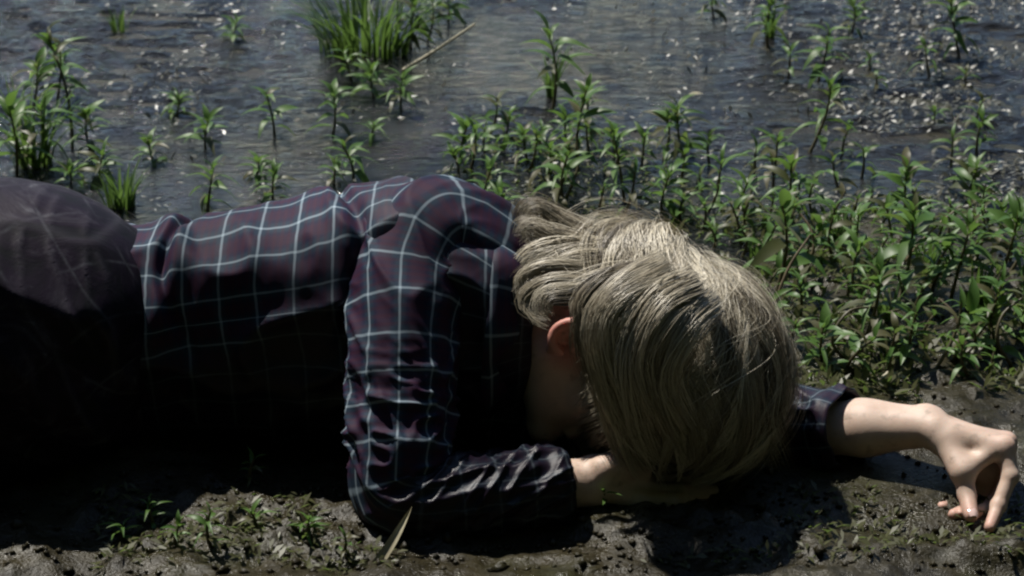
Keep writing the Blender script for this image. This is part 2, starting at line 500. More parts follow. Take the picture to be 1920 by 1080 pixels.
G = []
g = Group(0.020)                                   # trunk
g.cap((-0.42, -.085, .165), (-0.12, -.09, .19), .072, .075)
g.cap((-0.42, -.085, .095), (-0.12, -.09, .10), .070, .075)
g.cap((-0.12, -.09, .19), SHR, .070, .045); g.cap((-0.12, -.09, .10), SHL, .07, .045)
g.cap((-0.12, -.09, .150), NECK, .07, .055)
g.cap((-0.54, -.115, .18), (-0.42, -.085, .165), .09, .072); g.cap((-0.54, -.115, .12), (-0.42, -.085, .095), .09, .07)
G.append(g)
g = Group(0.012)                                   # head
g.ell(hd(0, .035, -.012), HA, np.array([.074, .086, .094]) * HS)
g.ell(hd(0, -.040, .028), HA, np.array([.056, .080, .062]) * HS, 0.02)
for s in (-1, 1):
    g.cap(hd(s * .052, -.055, -.005), hd(s * .012, -.108, .060), .019 * HS, .016 * HS, .02)
    g.ell(hd(s * .040, -.032, .058), HA, np.array([.024, .026, .024]) * HS, .015)
g.cap(hd(-.012, -.110, .066), hd(.012, -.110, .066), .016 * HS)
g.cap(hd(-.036, .006, .076), hd(.036, .006, .076), .012 * HS)
g.cap(hd(0, -.006, .088), hd(0, -.046, .104), .008 * HS, .012 * HS, .008)
for s in (-1, 1): g.cap(hd(s * .010, -.050, .094), hd(s * .012, -.049, .092), .008 * HS, None, .006)
g.cap(hd(-.018, -.072, .083), hd(.018, -.072, .083), .007 * HS, None, .005)
g.cap(hd(-.015, -.081, .083), hd(.015, -.081, .083), .008 * HS, None, .005)
for s in (-1, 1): g.cut(hd(s * .031, -.012, .096), .014 * HS)
for s in (-1, 1): g.cap(hd(s * .031, -.012, .078), hd(s * .031, -.0121, .078), .0125 * HS, None, .003)
g.cap(hd(0, -.045, -.030), NECK, .052 * HS, .058, .03)
G.append(g)
for s in (1, -1):                                  # ears
    g = Group(0.0035)
    ec = (.075, -.016, -.014)
    def ep(uu, ff, out): return hd(s * (ec[0] + out), ec[1] + uu, ec[2] + ff)
    ang = np.linspace(-0.35, 3.75, 15)             # helix: from the front-top over the crown side and back of the ear
    pts = [ep(.023 * math.cos(a) * (1.0 if math.cos(a) > 0 else .9), -.0175 * math.sin(a) + .002, .012 + .006 * math.sin(max(a, 0) * .8)) for a in ang]
    g.chain(pts, [.0032] + [.0042] * 13 + [.0040])
    g.cap(ep(-.026, .004, .010), ep(-.020, .008, .007), .0062, .0055)            # lobe
    g.cap(ep(-.004, .0125, .006), ep(.004, .0125, .006), .0055, .005)             # tragus
    inn = [ep(.011 * math.cos(a), -.0085 * math.sin(a) - .001, .010) for a in np.linspace(-.1, 3.6, 9)]
    g.chain(inn, [.0032] * 9)                                                     # antihelix
    g.cut(ep(-.003, .001, .016), .0085)
    g.cap(ep(0, -.003, -.004), ep(0, -.006, .004), .016, .014)                    # root
    G.append(g)
g = Group(0.018)                                   # arms
g.chain([SHR, at(762, 640, y=-.212), ELR], [.042, .036, .030]); g.chain([ELR, at(800, 932, z=.046), at(890, 924, z=.048), WRR], [.028, .028, .028, .024])
g.chain([SHL, ELL], [.046, .037]); G.append(g)
g = Group(0.014)
FM = ELL * .35 + WRL * .65
g.cap(ELL, FM, .034, .027); g.cap(FM, WRL + (0, 0, .001), .027, .0175); g.cap(FM + (0, .012, -.002), WRL + (0, .014, -.001), .025, .0165)
g.cap(WRL + (-.004, .016, .012), WRL + (.002, .017, .008), .0065)
G.append(g)
# hand of the outstretched arm
K = [at(1882, 838, y=-.228), at(1886, 829, y=-.208), at(1872, 829, y=-.186), at(1850, 836, y=-.166)]
g = Group(0.010)
wa, wb = WRL + (0.004, -.004, -.002), WRL + (0.006, .016, -.006)
g.cap(wa, K[0], .0155, .0105); g.cap(wa, K[1], .0160, .0110); g.cap(wb, K[2], .0155, .0105); g.cap(wb, K[3], .0145, .0095)
TH = [at(1775, 832, y=-.212), at(1805, 884, y=-.243), at(1813, 928, y=-.258), at(1821, 966, z=.016)]
g.chain(TH[:2], [.0150, .0118]); g.cap(TH[1], K[0], .009, .007, .012)
g.cap(at(1810, 850, y=-.20), at(1852, 885, y=-.205), .017, .015); g.cap(at(1852, 885, y=-.205), at(1845, 915, y=-.215), .014, .010)
G.append(g)
g = Group(0.004); g.chain([TH[0] * .3 + TH[1] * .7] + TH[1:], [.0112, .0104, .0092, .0072]); G.append(g)
FING = [[K[0], at(1894, 893, y=-.248), at(1872, 948, y=-.268), at(1856, 988, z=.007)],
        [K[1], at(1893, 888, y=-.222), at(1860, 948, y=-.240), at(1818, 968, z=.010)],
        [K[2], at(1868, 892, y=-.205), at(1825, 950, y=-.233), at(1788, 965, z=.010)],
        [K[3], at(1832, 888, y=-.192), at(1800, 935, y=-.218), at(1766, 950, z=.010)]]
for fg, rr in zip(FING, (.0084, .0087, .0084, .0076)):
    g = Group(0.003); g.chain(fg, [rr * 1.12, rr * .98, rr * .88, rr * .72])
    for j_, k_ in ((1, 1.10), (2, 1.0)): g.cap(fg[j_], fg[j_] + 1e-4, rr * k_)
    G.append(g)
# hand under the face
g = Group(0.010)
KR = [at(1188, 938, z=.026), at(1200, 922, z=.030), at(1200, 907, z=.031), at(1190, 893, z=.030)]
for k_ in KR: g.cap(WRR, k_, .0225, .012)
g.chain([at(1135, 880, z=.062), at(1172, 868, z=.066), at(1205, 885, z=.052)], [.015, .0125, .0095]); G.append(g)
for i, (k_, L) in enumerate(zip(KR, ((1262, 942, 1318, 938), (1275, 924, 1335, 920), (1272, 905, 1330, 903), (1255, 890, 1308, 887)))):
    g = Group(.003); g.chain([k_, at(L[0], L[1], z=.028), at(L[2], L[3], z=.014)], [.0112, .0098, .0075]); G.append(g)
sdf = make_sdf(G, 0.006)
V, F = surface_nets(sdf, (-0.70, -0.40, -0.01), (0.60, 0.04, 0.36), 0.0026)
body = mesh_np('body', V, F)
fl = np.zeros(len(V))
fl += 0.95 * np.exp(-(np.linalg.norm(V - EAR, axis=1) / 0.040) ** 4)
tips = [x[3] for x in FING] + [TH[3]] + [x[2] for x in FING[1:]]
for t_ in tips: fl = np.maximum(fl, 0.40 * np.exp(-(np.linalg.norm(V - t_, axis=1) / 0.018) ** 2))
for t_ in K: fl = np.maximum(fl, 0.22 * np.exp(-(np.linalg.norm(V - t_, axis=1) / 0.013) ** 2))
fattr(body, 'flush', fl)
body_o = pob('body', body, M['skin'])

def nail(a, b, out, wdt, parent):
    d = b - a; d /= np.linalg.norm(d); out = out - d * (out @ d); out /= np.linalg.norm(out); s = np.cross(d, out)
    Vn = []
    for i in range(7):
        for j in range(7):
            x, y = i / 6 * 2 - 1, j / 6 * 2 - 1
            k = math.sqrt(max(0, 1 - 0.45 * abs(x) ** 3))
            Vn.append(b - d * .001 + d * x * wdt * 1.15 + s * y * wdt * k * .9 + out * (.0075 - .0028 * y * y - .001 * x * x))
    me = mesh_np('fingernail', Vn, grid_faces(7, 7)); o = pob('fingernail', me, M['nail'], person)
    o.parent = parent; o.matrix_parent_inverse = parent.matrix_world.inverted()
bpy.context.view_layer.update()
nail(TH[2], TH[3], np.array([0.25, -0.75, 0.55]), .0060, body_o)

# ---- cloth tubes
def tube(name, path, radii, ref, nS, nT, fold, squash=None, twist=0.0, uoff=0.0, voff=0.0, wet=None, mat='plaid', parent=None, thick=0.0, lip=False):
    C = catmull(path, nS)
    T = np.gradient(C, axis=0); T /= np.linalg.norm(T, axis=1)[:, None]
    N = np.zeros_like(C); n = np.asarray(ref, float)
    for i in range(nS):
        n = n - T[i] * (n @ T[i]); n /= np.linalg.norm(n); N[i] = n
    B = np.cross(T, N)
    rad = np.interp(np.linspace(0, len(radii) - 1, nS), np.arange(len(radii)), radii)
    k = np.ones(5) / 5; rp = np.pad(rad, 2, mode='edge'); rad = np.convolve(rp, k, 'valid')
    s = np.concatenate([[0], np.cumsum(np.linalg.norm(np.diff(C, axis=0), axis=1))])
    th = np.linspace(0, 2 * math.pi, nT + 1)
    S, TH_ = np.meshgrid(s, th, indexing='ij')
    sq = np.ones(nS) if squash is None else np.interp(np.linspace(0, len(squash) - 1, nS), np.arange(len(squash)), squash)
    rr = rad[:, None] + fold(S, TH_, s[-1])
    V = C[:, None, :] + rr[..., None] * (np.cos(TH_)[..., None] * N[:, None, :] + (np.sin(TH_) * sq[:, None])[..., None] * B[:, None, :])
    V[..., 2] = np.maximum(V[..., 2], 0.006 + 0.004 * vn(V[..., 0] * 40, V[..., 1] * 40))
    U = np.stack([TH_ * np.mean(rad) * 1.22 + uoff + twist * S, S * 1.10 + voff], -1)
    if lip:
        Vl = C[-1] + (V[-1] - C[-1]) * 0.90 - T[-1] * 0.012
        Vm = C[-1] + (V[-1] - C[-1]) * 0.96 + T[-1] * 0.001
        V = np.concatenate([V, Vm[None], Vl[None]]); U = np.concatenate([U, U[-1:] + (0, .001), U[-1:] + (0, .008)])
    nS2 = V.shape[0]
    me = mesh_np(name, V.reshape(-1, 3), grid_faces(nS2, nT + 1)[:, ::-1])
    set_uv(me, U.reshape(-1, 2))
    wv_ = np.zeros((nS2, nT + 1)) if wet is None else np.broadcast_to(wet(np.linspace(0, 1, nS2))[:, None], (nS2, nT + 1))
    fattr(me, 'wet', wv_.ravel())
    return pob(name, me, M[mat]) if parent is None else pob(name, me, M[mat], parent)

def ridge(x): return 1 - np.abs(x)

shirt = None
# torso: lofted, stations from the hem to the collar; (x, y, z centre, half height, half depth)
ST = [(-0.47, -.085, .120, .120, .102), (-0.43, -.085, .120, .120, .104), (-0.40, -.085, .121, .124, .104), (-0.37, -.085, .121, .123, .103),
      (-0.34, -.085, .130, .117, .102), (-0.28, -.086, .135, .127, .104), (-0.22, -.088, .140, .137, .106), (-0.17, -.090, .145, .144, .106),
      (-0.12, -.095, .150, .147, .104), (-0.08, -.100, .152, .141, .098), (-0.045, -.110, .153, .124, .090), (-0.015, -.120, .155, .102, .082),
      (0.008, -.125, .157, .082, .074), (0.020, -.128, .158, .070, .066)]
ST = np.array(ST)
nS, nT = 170, 220
tt = np.linspace(0, len(ST) - 1, nS)
I = catmull(ST, nS)
th = np.linspace(0, 2 * math.pi, nT + 1)
cx = I[:, 0][:, None]; cy = I[:, 1][:, None]; cz = I[:, 2][:, None]; ah = I[:, 3][:, None]; ad = I[:, 4][:, None]
ct, sn = np.cos(th)[None], np.sin(th)[None]        # th = 0 at the back (+y), pi/2 at the top, pi in front
ex = 2 / 2.35
py_ = np.sign(ct) * np.abs(ct) ** ex; pz_ = np.sign(sn) * np.abs(sn) ** ex
roll = 0.10                                        # upper shoulder rolled towards the camera
yy = cy + ad * py_ - roll * (ah * pz_) * 0.5; zz = cz + ah * pz_
xx = np.broadcast_to(cx, yy.shape)
# folds
A_ = np.broadcast_to(th[None], yy.shape)
f1 = ridge(np.clip(vn(xx * 11 + zz * 9, zz * 17 - xx * 6, yy * 6, 60) * 1.3, -1, 1)) ** 2
f2 = ridge(np.clip(vn(xx * 26 - zz * 14, zz * 20 + xx * 10, yy * 8, 61) * 1.3, -1, 1)) ** 3
dz = 0.011 * (f1 - .45) + 0.0025 * (f2 - .3)
# bunched crease across the waist, as where the tail is pulled
for x0, amp, wd in ((-0.345, -0.016, 0.007), (-0.375, 0.014, 0.016), (-0.330, 0.004, 0.008), (-0.172, -0.012, 0.009), (-0.192, 0.004, .012)):
    dz = dz + amp * np.exp(-((xx - x0 - 0.020 * np.sin(A_ * 2 + x0 * 90) + 0.10 * (zz - .30) * (x0 < -.3)) / wd) ** 2) * sstep(0.10, 0.24, zz)
# the chest side pulled in under the raised arm
dz = dz * sstep(0.028, -0.03, xx)
yy = yy + dz * ct; zz = np.maximum(zz + dz * sn, 0.004)
V = np.stack([xx, yy, zz], -1)
arc = np.concatenate([[0], np.cumsum(np.hypot(np.diff(yy[90]), np.diff(zz[90])))])
# let the horizontal pattern lines follow the girth around mid torso
U = np.stack([np.broadcast_to(arc[None], xx.shape) + 0.012 * vn(xx * 9, A_ * 2, 0, 70), xx + 0.5 + 0.35 * (zz - .18) * sstep(.20, .34, zz) * 0 + 0.008 * vn(xx * 7, zz * 9, 0, 71)], -1)
me = mesh_np('shirt', V.reshape(-1, 3), grid_faces(nS, nT + 1))
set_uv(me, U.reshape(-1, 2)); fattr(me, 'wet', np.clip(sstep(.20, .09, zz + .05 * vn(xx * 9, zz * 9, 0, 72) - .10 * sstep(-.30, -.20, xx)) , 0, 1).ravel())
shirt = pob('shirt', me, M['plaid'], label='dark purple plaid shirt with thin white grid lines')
bpy.context.view_layer.update()
def sub(o):
    o.parent = shirt; o.matrix_parent_inverse = shirt.matrix_world.inverted(); return o

# near sleeve: over the shoulder, down to the elbow, along the mud to the cuff
elb = at(738, 918, y=-.290)
path = [at(940, 590, y=-.10), at(885, 490, y=-.10), at(805, 458, y=-.110), at(762, 525, y=-.150), at(755, 620, y=-.195), at(754, 745, y=-.238), at(750, 845, y=-.272),
        at(752, 912, y=-.290), at(800, 934, z=.046), at(890, 926, z=.048), at(980, 914, z=.050), CUR]
rad = [.064, .069, .070, .063, .057, .054, .051, .046, .042, .039, .037, .034]
def fold_r(S, T, L):
    e = 0.335                                      # arc length of the elbow
    f = 0.0055 * (ridge(np.clip(vn(S * 24 + 2.2 * np.cos(T), 2.2 * np.sin(T) + S * 13, 1.5 * np.cos(T), 80) * 1.3, -1, 1)) ** 2 - .4)
    f = f + 0.0016 * (ridge(np.clip(vn(S * 55 + 3 * np.cos(T), 2.5 * np.sin(T), 1.0 * np.cos(T), 81) * 1.3, -1, 1)) ** 3 - .3)
    near = np.exp(-((S - e) / .055) ** 2)
    f = f + near * 0.0075 * (ridge(np.clip(vn(S * 75 + 1.5 * np.sin(T * 1), 2.0 * np.cos(T), 2 * np.sin(T), 82) * 1.4, -1, 1)) ** 2 - .4)
    fore = sstep(e + .03, e + .08, S)
    f = f + fore * 0.0045 * (ridge(np.clip(vn(S * 60 + 2 * np.cos(T), 2.2 * np.sin(T), 0, 83) * 1.4, -1, 1)) ** 2 - .4)
    f = f + 0.004 * np.exp(-((S - (L - .012)) / .010) ** 2)
    return f
sub(tube('sleeve', path, rad, (0.2, 1, 0.3), 300, 128, fold_r, uoff=.012, voff=.01, wet=lambda t: sstep(.60, .72, t), lip=True))
# far sleeve, outstretched beyond the head
CUL = at(1590, 806, y=-.163)
def fold_l(S, T, L):
    f = 0.006 * (ridge(np.clip(vn(S * 30 + 2 * np.cos(T), 2.4 * np.sin(T), 1.3 * np.cos(T), 90) * 1.3, -1, 1)) ** 2 - .4)
    return f + 0.004 * np.exp(-((S - (L - .012)) / .010) ** 2)
sub(tube('sleeve', [SHL + (-.05, 0, .01), SHL, ELL * .5 + SHL * .5, ELL * 1.0, at(1500, 805, y=-.128), CUL], [.07, .062, .054, .050, .050, .041], (0.2, 1, -0.3), 120, 80, fold_l, uoff=.02, wet=lambda t: t * 0 + .7, lip=True))
# collar: a fold-over band round the neck
def collar():
    n = 72; a = np.linspace(0, 2 * math.pi, n, endpoint=False)
    ax = np.array([0.96, -.05, .05]); ax /= np.linalg.norm(ax)
    prof = [(-.030, .092), (-.022, .094), (-.004, .080), (.014, .069), (.018, .065), (.012, .062), (-.01, .064)]
    V = []
    for (x, r) in prof:
        for t in a:
            rr = r + .004 * math.sin(3 * t + 1) + .003 * math.sin(7 * t)
            V.append((0.006 + x + .010 * math.sin(t + .6), -.128 + rr * .95 * math.cos(t), .158 + rr * math.sin(t) * 1.05))
    F = grid_faces(len(prof), n, True)
    me = mesh_np('collar', V, F); set_uv(me, [((i % n) / n * .45, V[i][0]) for i in range(len(V))]); fattr(me, 'wet', np.full(len(V), .2))
    sub(pob('collar', me, M['plaid']))
collar()

# ---- trousers
g1 = Group(0.05)
g1.cap((-0.490, -.125, .156), (-0.490, -.125, .135), .126, .130); g1.cap((-0.53, -.125, .168), (-0.56, -.125, .135), .128, .130)
KN1, KN2 = np.array([-0.90, -.36, .17]), np.array([-0.93, -.27, .085])
AN1, AN2 = np.array([-1.24, -.16, .10]), np.array([-1.30, -.03, .055])
g1.cap((-0.56, -.145, .180), KN1, .118, .074); g1.cap((-0.56, -.14, .115), KN2, .112, .074)
g1.cap(KN1, AN1, .072, .052); g1.cap(KN2, AN2, .072, .05)
def tdisp(p):
    x, y, z = p[:, 0], p[:, 1], p[:, 2]
    wq = .03 * vn(x * 9, y * 9, z * 9, 102)
    f = ridge(np.clip(vn((x + z + wq) * 15, (x - z) * 3.5, y * 5, 100) * 1.3, -1, 1)) ** 2
    f2 = ridge(np.clip(vn((x + .5 * z + wq) * 34, (x - z) * 7, y * 9, 101) * 1.3, -1, 1)) ** 3
    return -(0.010 * (f - .4) + 0.004 * (f2 - .3)) * sstep(.33, .25, z + .3 * np.abs(x + .52))  - .003 * (f - .4)
V, F = surface_nets(make_sdf([g1], .02, tdisp), (-1.44, -.56, -.03), (-.30, .06, .38), 0.0050)
# open the waist: cut the front cap away so the shirt tail shows
CR = []
for (x0, z0, kx, z1, wd) in ((-.545, .31, .30, .10, .0050), (-.475, .31, .38, .16, .0045), (-.432, .29, .25, .13, .0040), (-.505, .25, .42, .12, .0035), (-.60, .29, .20, .12, .005), (-.46, .21, .30, .06, .004), (-.41, .24, .10, .05, .004)):
    dx = V[:, 0] - (x0 + kx * (z0 - V[:, 2]) + .012 * vn(V[:, 2] * 22, x0 * 50, 0, 170))
    CR.append(np.exp(-(dx / (wd * .55)) ** 2) * sstep(z1, z1 + .05, V[:, 2]) * sstep(.06, -.02, V[:, 1]) * np.clip(.45 + 1.1 * vn(V[:, 2] * 28, V[:, 0] * 20, V[:, 1] * 20, 171), 0, 1))
dzt = (V[:, 2] - .287 + .03 * vn(V[:, 0] * 12, V[:, 1] * 14, 0, 173)); CR.append(.8 * np.exp(-(dzt / .004) ** 2) * (V[:, 0] > -.7))
crease = np.max(CR, 0)
nrm = V - np.array([0, -.125, .14]); nrm[:, 0] = 0; nrm /= np.maximum(np.linalg.norm(nrm, axis=1), 1e-6)[:, None]
V = V + nrm * crease[:, None] * .002
V[:, 2] = np.maximum(V[:, 2], .004)
me = mesh_np('trousers', V, F); fattr(me, 'crease', crease)
arc_t = np.arctan2(V[:, 2] - .14, -(V[:, 1] + .125)) * .125
set_uv(me, np.stack([V[:, 0] * .8 + arc_t * .6 + 5, arc_t * .8 - V[:, 0] * .6 + 5], 1))
pob('trousers', me, M['trousers'], label='dark wet trousers with pale crease lines')
for AN, tipd in ((AN1, (-.05, .10, -.03)), (AN2, (-.06, .11, -.01))):
    gb = Group(.02); t_ = np.array(tipd)
    gb.cap(AN, AN + (-.06, .01, -.005), .045, .042); gb.cap(AN + (-.075, .0, -.01), AN + (-.075, 0, -.01) + t_ * 1.3, .040, .033)
    gb.cap(AN + (-.095, -.02, -.01), AN + (-.10, 0, -.012) + t_ * 1.3, .034, .030)
    V, F = surface_nets(make_sdf([gb], .01), np.minimum(gb.lo, 9) - .03, gb.hi + .03, .006)
    V[:, 2] = np.maximum(V[:, 2], .004)
    pob('boot', mesh_np('boot', V, F), M['boot'])

# ---- hair
HCEN = at(1264, 712, y=-.185); HAX = np.array([.112, .114, .118])
Wp = np.array([.12, .62, .78]); Wp /= np.linalg.norm(Wp)
A1 = np.cross(Wp, [0, 1, 0]); A1 /= np.linalg.norm(A1); B1 = np.cross(Wp, A1)
FZ = np.array([-.80, -.50, -.40]); FZ /= np.linalg.norm(FZ)
psiF = math.atan2(FZ @ B1, FZ @ A1)

SKC = hd(0, .035, -.012); SKS = np.array([.074, .086, .094]) * HS * 1.07
def shell(psi, phi, rho):
    d = (psi - psiF + math.pi) % (2 * math.pi) - math.pi
    half = 0.60 * sstep(0.75, 1.35, phi)
    d = np.sign(d) * np.maximum(np.abs(d), half + np.abs(d) * .25 * (half > 0))
    ps = psiF + d
    dirv = np.cos(phi)[..., None] * Wp + np.sin(phi)[..., None] * (np.cos(ps)[..., None] * A1 + np.sin(ps)[..., None] * B1)
    ray = dirv * HAX; L0 = np.linalg.norm(ray, axis=-1); ray = ray / L0[..., None]
    o_ = ((HCEN - SKC) @ HA.T) / SKS; q_ = (ray @ HA.T) / SKS
    qa = (q_ ** 2).sum(-1); qb = (q_ * o_).sum(-1); qc = o_ @ o_ - 1
    dis = qb ** 2 - qa * qc
    ts = np.where(dis > 0, (-qb + np.sqrt(np.maximum(dis, 0))) / qa, 0)
    r0 = L0; kk = .02; hh = np.clip(.5 + .5 * (ts - r0) / kk, 0, 1)
    r1 = r0 + (ts - r0) * hh + kk * hh * (1 - hh)
    P = HCEN + ray * (r1 * rho)[..., None]
    P[..., 2] += np.maximum(0.014 - P[..., 2], 0) * .95
    N = dirv / HAX; N /= np.linalg.norm(N, axis=-1)[..., None]
    return P, N, dirv

HV, HF, HT = [], [], []
hv_n = 0
def ribbons(P, N, wid, tone):
    global hv_n
    m, n, _ = P.shape
    T = np.gradient(P, axis=1); T /= np.maximum(np.linalg.norm(T, axis=-1), 1e-9)[..., None]
    S = np.cross(T, N); S /= np.maximum(np.linalg.norm(S, axis=-1), 1e-9)[..., None]
    t = np.linspace(0, 1, n)
    wd = wid[:, None] * np.minimum(1, 3.2 * (1 - t) + .12)[None] * np.minimum(1, .5 + 6 * t)[None]
    L = P - S * wd[..., None] / 2; Rr = P + S * wd[..., None] / 2; C = P + N * wd[..., None] * .35
    V = np.stack([L, C, Rr], 2).reshape(-1, 3)
    base = hv_n + (np.arange(m)[:, None] * n + np.arange(n - 1)[None])[..., None] * 3
    q = np.concatenate([base + np.array([0, 1, 4, 3]), base + np.array([1, 2, 5, 4])], 1).reshape(-1, 4)
    HV.append(V); HF.append(q); HT.append(np.repeat(tone, n * 3)); hv_n += len(V)

def locks(nl, per, dlo, dhi, wlo, whi, spread, n=16, tone0=.5, wild=1.0):
    t = np.linspace(0, 1, n)[None]
    for i in range(nl):
        psi = RNG.uniform(-math.pi, math.pi); phi0 = abs(RNG.normal(0, .8)) + .02
        if phi0 > 2.0: phi0 = RNG.uniform(.2, 1.6)
        dphi = min(RNG.uniform(.7, 1.6), 2.75 - phi0 + RNG.uniform(-.25, .1)); dep = RNG.uniform(dlo, dhi)
        skew = RNG.normal(0, .22) * wild; wa = RNG.uniform(.04, .15) * wild; wp, wf = RNG.uniform(0, 6.28), RNG.uniform(3, 7)
        lift = RNG.uniform(-.01, .05) * wild
        m = per
        a = RNG.normal(0, 1, m)[:, None]; b = RNG.normal(0, 1, m)[:, None]
        phi = phi0 + RNG.normal(0, .10, m)[:, None] + (dphi * RNG.uniform(.75, 1.1, m)[:, None]) * t
        phi = np.clip(phi, .01, 2.8)
        w_ = spread * (1 - .55 * t) / np.maximum(np.sin(np.clip(phi, .35, 2.7)), .3)
        ps = psi + a * w_ + skew * t + wa * np.sin(wf * t + wp) * t / np.maximum(np.sin(phi), .4) + .012 * np.sin(11 * t + b * 2) * wild
        prof = .048 * np.exp(-(a * .9) ** 2)
        rho = 1 - dep + prof + lift * np.sin(math.pi * t) + .006 * b + .010 * np.sin(wf * t * 1.6 + wp) * t * wild
        P, N, dv = shell(ps, phi, rho)
        ok = (dv[:, 0] @ FZ) < .78
        if not ok.any(): continue
        # shade each strand by its place on the rounded lock
        S_ = np.cross(np.gradient(P, axis=1), N); S_ /= np.maximum(np.linalg.norm(S_, axis=-1), 1e-9)[..., None]
        N2 = N + S_ * a[..., None] * .35; N2 /= np.linalg.norm(N2, axis=-1)[..., None]
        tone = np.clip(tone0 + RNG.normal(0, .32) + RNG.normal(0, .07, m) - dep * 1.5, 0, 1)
        ribbons(P[ok], N2[ok], RNG.uniform(wlo, whi, m)[ok], tone[ok])
locks(150, 60, .07, .16, .0012, .0024, .11, tone0=.42)
locks(260, 90, .00, .11, .0004, .0009, .060, tone0=.55, wild=1.4)
locks(150, 45, -.05, .04, .0004, .0008, .035, tone0=.70, wild=1.3)
locks(200, 4, -.12, -.02, .0003, .0005, .05, tone0=.65, wild=2.0)

def guide(pts, m, spread, wlo, whi, tone0, n=14, tipspread=None, curl=0.0):
    C = catmull(pts, n); T = np.gradient(C, axis=0); T /= np.linalg.norm(T, axis=1)[:, None]
    vw = (CAM - C); vw /= np.linalg.norm(vw, axis=1)[:, None]
    S = np.cross(T, vw); S /= np.linalg.norm(S, axis=1)[:, None]; Q = np.cross(S, T)
    a = RNG.normal(0, 1, m); b = RNG.normal(0, 1, m); t = np.linspace(0, 1, n)[None]
    ts = tipspread or spread
    sp = spread + (ts - spread) * t
    ph = RNG.uniform(0, 6.28, m)[:, None]
    off1 = a[:, None] * sp + curl * np.sin(t * 9 + ph * .3) * t; off2 = b[:, None] * sp * .6 + curl * np.cos(t * 9 + ph * .3) * t
    kc = RNG.integers(0, max(3, m // 22), m); ca = RNG.normal(0, 1, m)[kc][:, None]; cb = RNG.normal(0, 1, m)[kc][:, None]; cp = RNG.uniform(0, 6.28, m)[kc][:, None]
    mixk = .72 * t
    off1 = off1 * (1 - mixk) + (ca * sp * 1.15 + .0062 * np.sin(t * 7 + cp)) * mixk + .0012 * np.sin(t * 13 + ph)
    off2 = off2 * (1 - mixk) + (cb * sp * .7) * mixk
    P = C[None] + off1[..., None] * S[None] + off2[..., None] * Q[None]
    # ragged ends: every strand keeps only part of the guide
    t1 = (1 - .42 * RNG.random(m) ** 1.5)[:, None]; tt_ = t * t1 * (n - 1); i0 = np.clip(tt_.astype(int), 0, n - 2); fr_ = (tt_ - i0)[..., None]
    ar = np.arange(m)[:, None]; P = P[ar, i0] * (1 - fr_) + P[ar, i0 + 1] * fr_
    N = np.broadcast_to((Q + .6 * np.array([0, 0, 1]))[None], P.shape) + .25 * S[None] * a[:, None, None]
    N = N / np.linalg.norm(N, axis=-1)[..., None]
    ribbons(P, N, RNG.uniform(wlo, whi, m), np.clip(tone0 + RNG.normal(0, .22, m)[kc] + RNG.normal(0, .07, m), 0, 1))
# nape: locks swept back over the neck and collar, and the tuft blown up above it
YN = -.16
guide([at(1248, 515, y=-.17), at(1148, 495, y=-.165), at(1070, 500, y=-.17), at(1010, 535, y=-.18), at(985, 562, y=-.20)], 900, .011, .0004, .0010, .62, tipspread=.007)
guide([at(1208, 500, y=-.15), at(1108, 478, y=-.15), at(1040, 475, y=-.15), at(985, 500, y=-.155), at(968, 530, y=-.16)], 700, .010, .0004, .0010, .68, tipspread=.009)
guide([at(1218, 540, y=-.22), at(1138, 530, y=-.225), at(1080, 550, y=-.235), at(1030, 562, y=-.24), at(1030, 597, y=-.25)], 240, .008, .0004, .0010, .55, tipspread=.006)
guide([at(1168, 550, y=-.22), at(1100, 530, y=-.22), at(1030, 530, y=-.22), at(985, 560, y=-.22), at(1000, 587, y=-.23), at(1035, 602, y=-.24)], 170, .005, .0004, .0010, .66, tipspread=.003)
guide([at(1128, 485, y=-.13), at(1070, 455, y=-.12), at(1010, 460, y=-.12), at(975, 475, y=-.12)], 420, .009, .0005, .0012, .70, tipspread=.012)
guide([at(1098, 475, y=-.13), at(1050, 435, y=-.11), at(1005, 415, y=-.10), at(985, 435, y=-.10), at(1000, 455, y=-.11)], 130, .006, .0005, .0009, .65, tipspread=.008, curl=.004)
guide([at(1118, 470, y=-.13), at(1080, 422, y=-.11), at(1030, 408, y=-.10), at(1000, 422, y=-.10)], 60, .007, .0004, .0008, .6, tipspread=.010, curl=.005)
guide([at(1130, 462, y=-.14), at(1060, 420, y=-.12), at(1012, 388, y=-.11), at(984, 402, y=-.11), at(992, 436, y=-.12)], 150, .006, .0003, .0007, .62, tipspread=.009, curl=.005)
guide([at(1110, 470, y=-.15), at(1040, 440, y=-.14), at(990, 425, y=-.13), at(962, 440, y=-.13)], 200, .006, .0003, .0007, .66, tipspread=.010, curl=.004)
guide([at(1090, 500, y=-.18), at(1020, 500, y=-.18), at(975, 520, y=-.18), at(985, 560, y=-.19), at(1020, 580, y=-.20)], 130, .004, .0003, .0007, .66, tipspread=.006, curl=.003)
# lock edge tucked behind the ear
guide([at(1243, 508, y=-.24), at(1148, 518, y=-.27), at(1096, 560, y=-.285), at(1098, 602, y=-.295), at(1100, 662, y=-.30), at(1138, 742, y=-.30)], 420, .0045, .0004, .0010, .42, tipspread=.007)
guide([at(1258, 510, y=-.26), at(1178, 550, y=-.29), at(1133, 602, y=-.305), at(1138, 682, y=-.31), at(1178, 792, y=-.30), at(1218, 872, y=-.28)], 700, .010, .0004, .0010, .70, tipspread=.013)
guide([at(1308, 535, y=-.26), at(1243, 572, y=-.30), at(1193, 662, y=-.318), at(1203, 752, y=-.315), at(1248, 862, y=-.285)], 520, .008, .0004, .0010, .74, tipspread=.012)
guide([at(1338, 560, y=-.25), at(1288, 602, y=-.30), at(1238, 702, y=-.315), at(1258, 792, y=-.31), at(1308, 892, y=-.27)], 420, .007, .0004, .0010, .66, tipspread=.013)
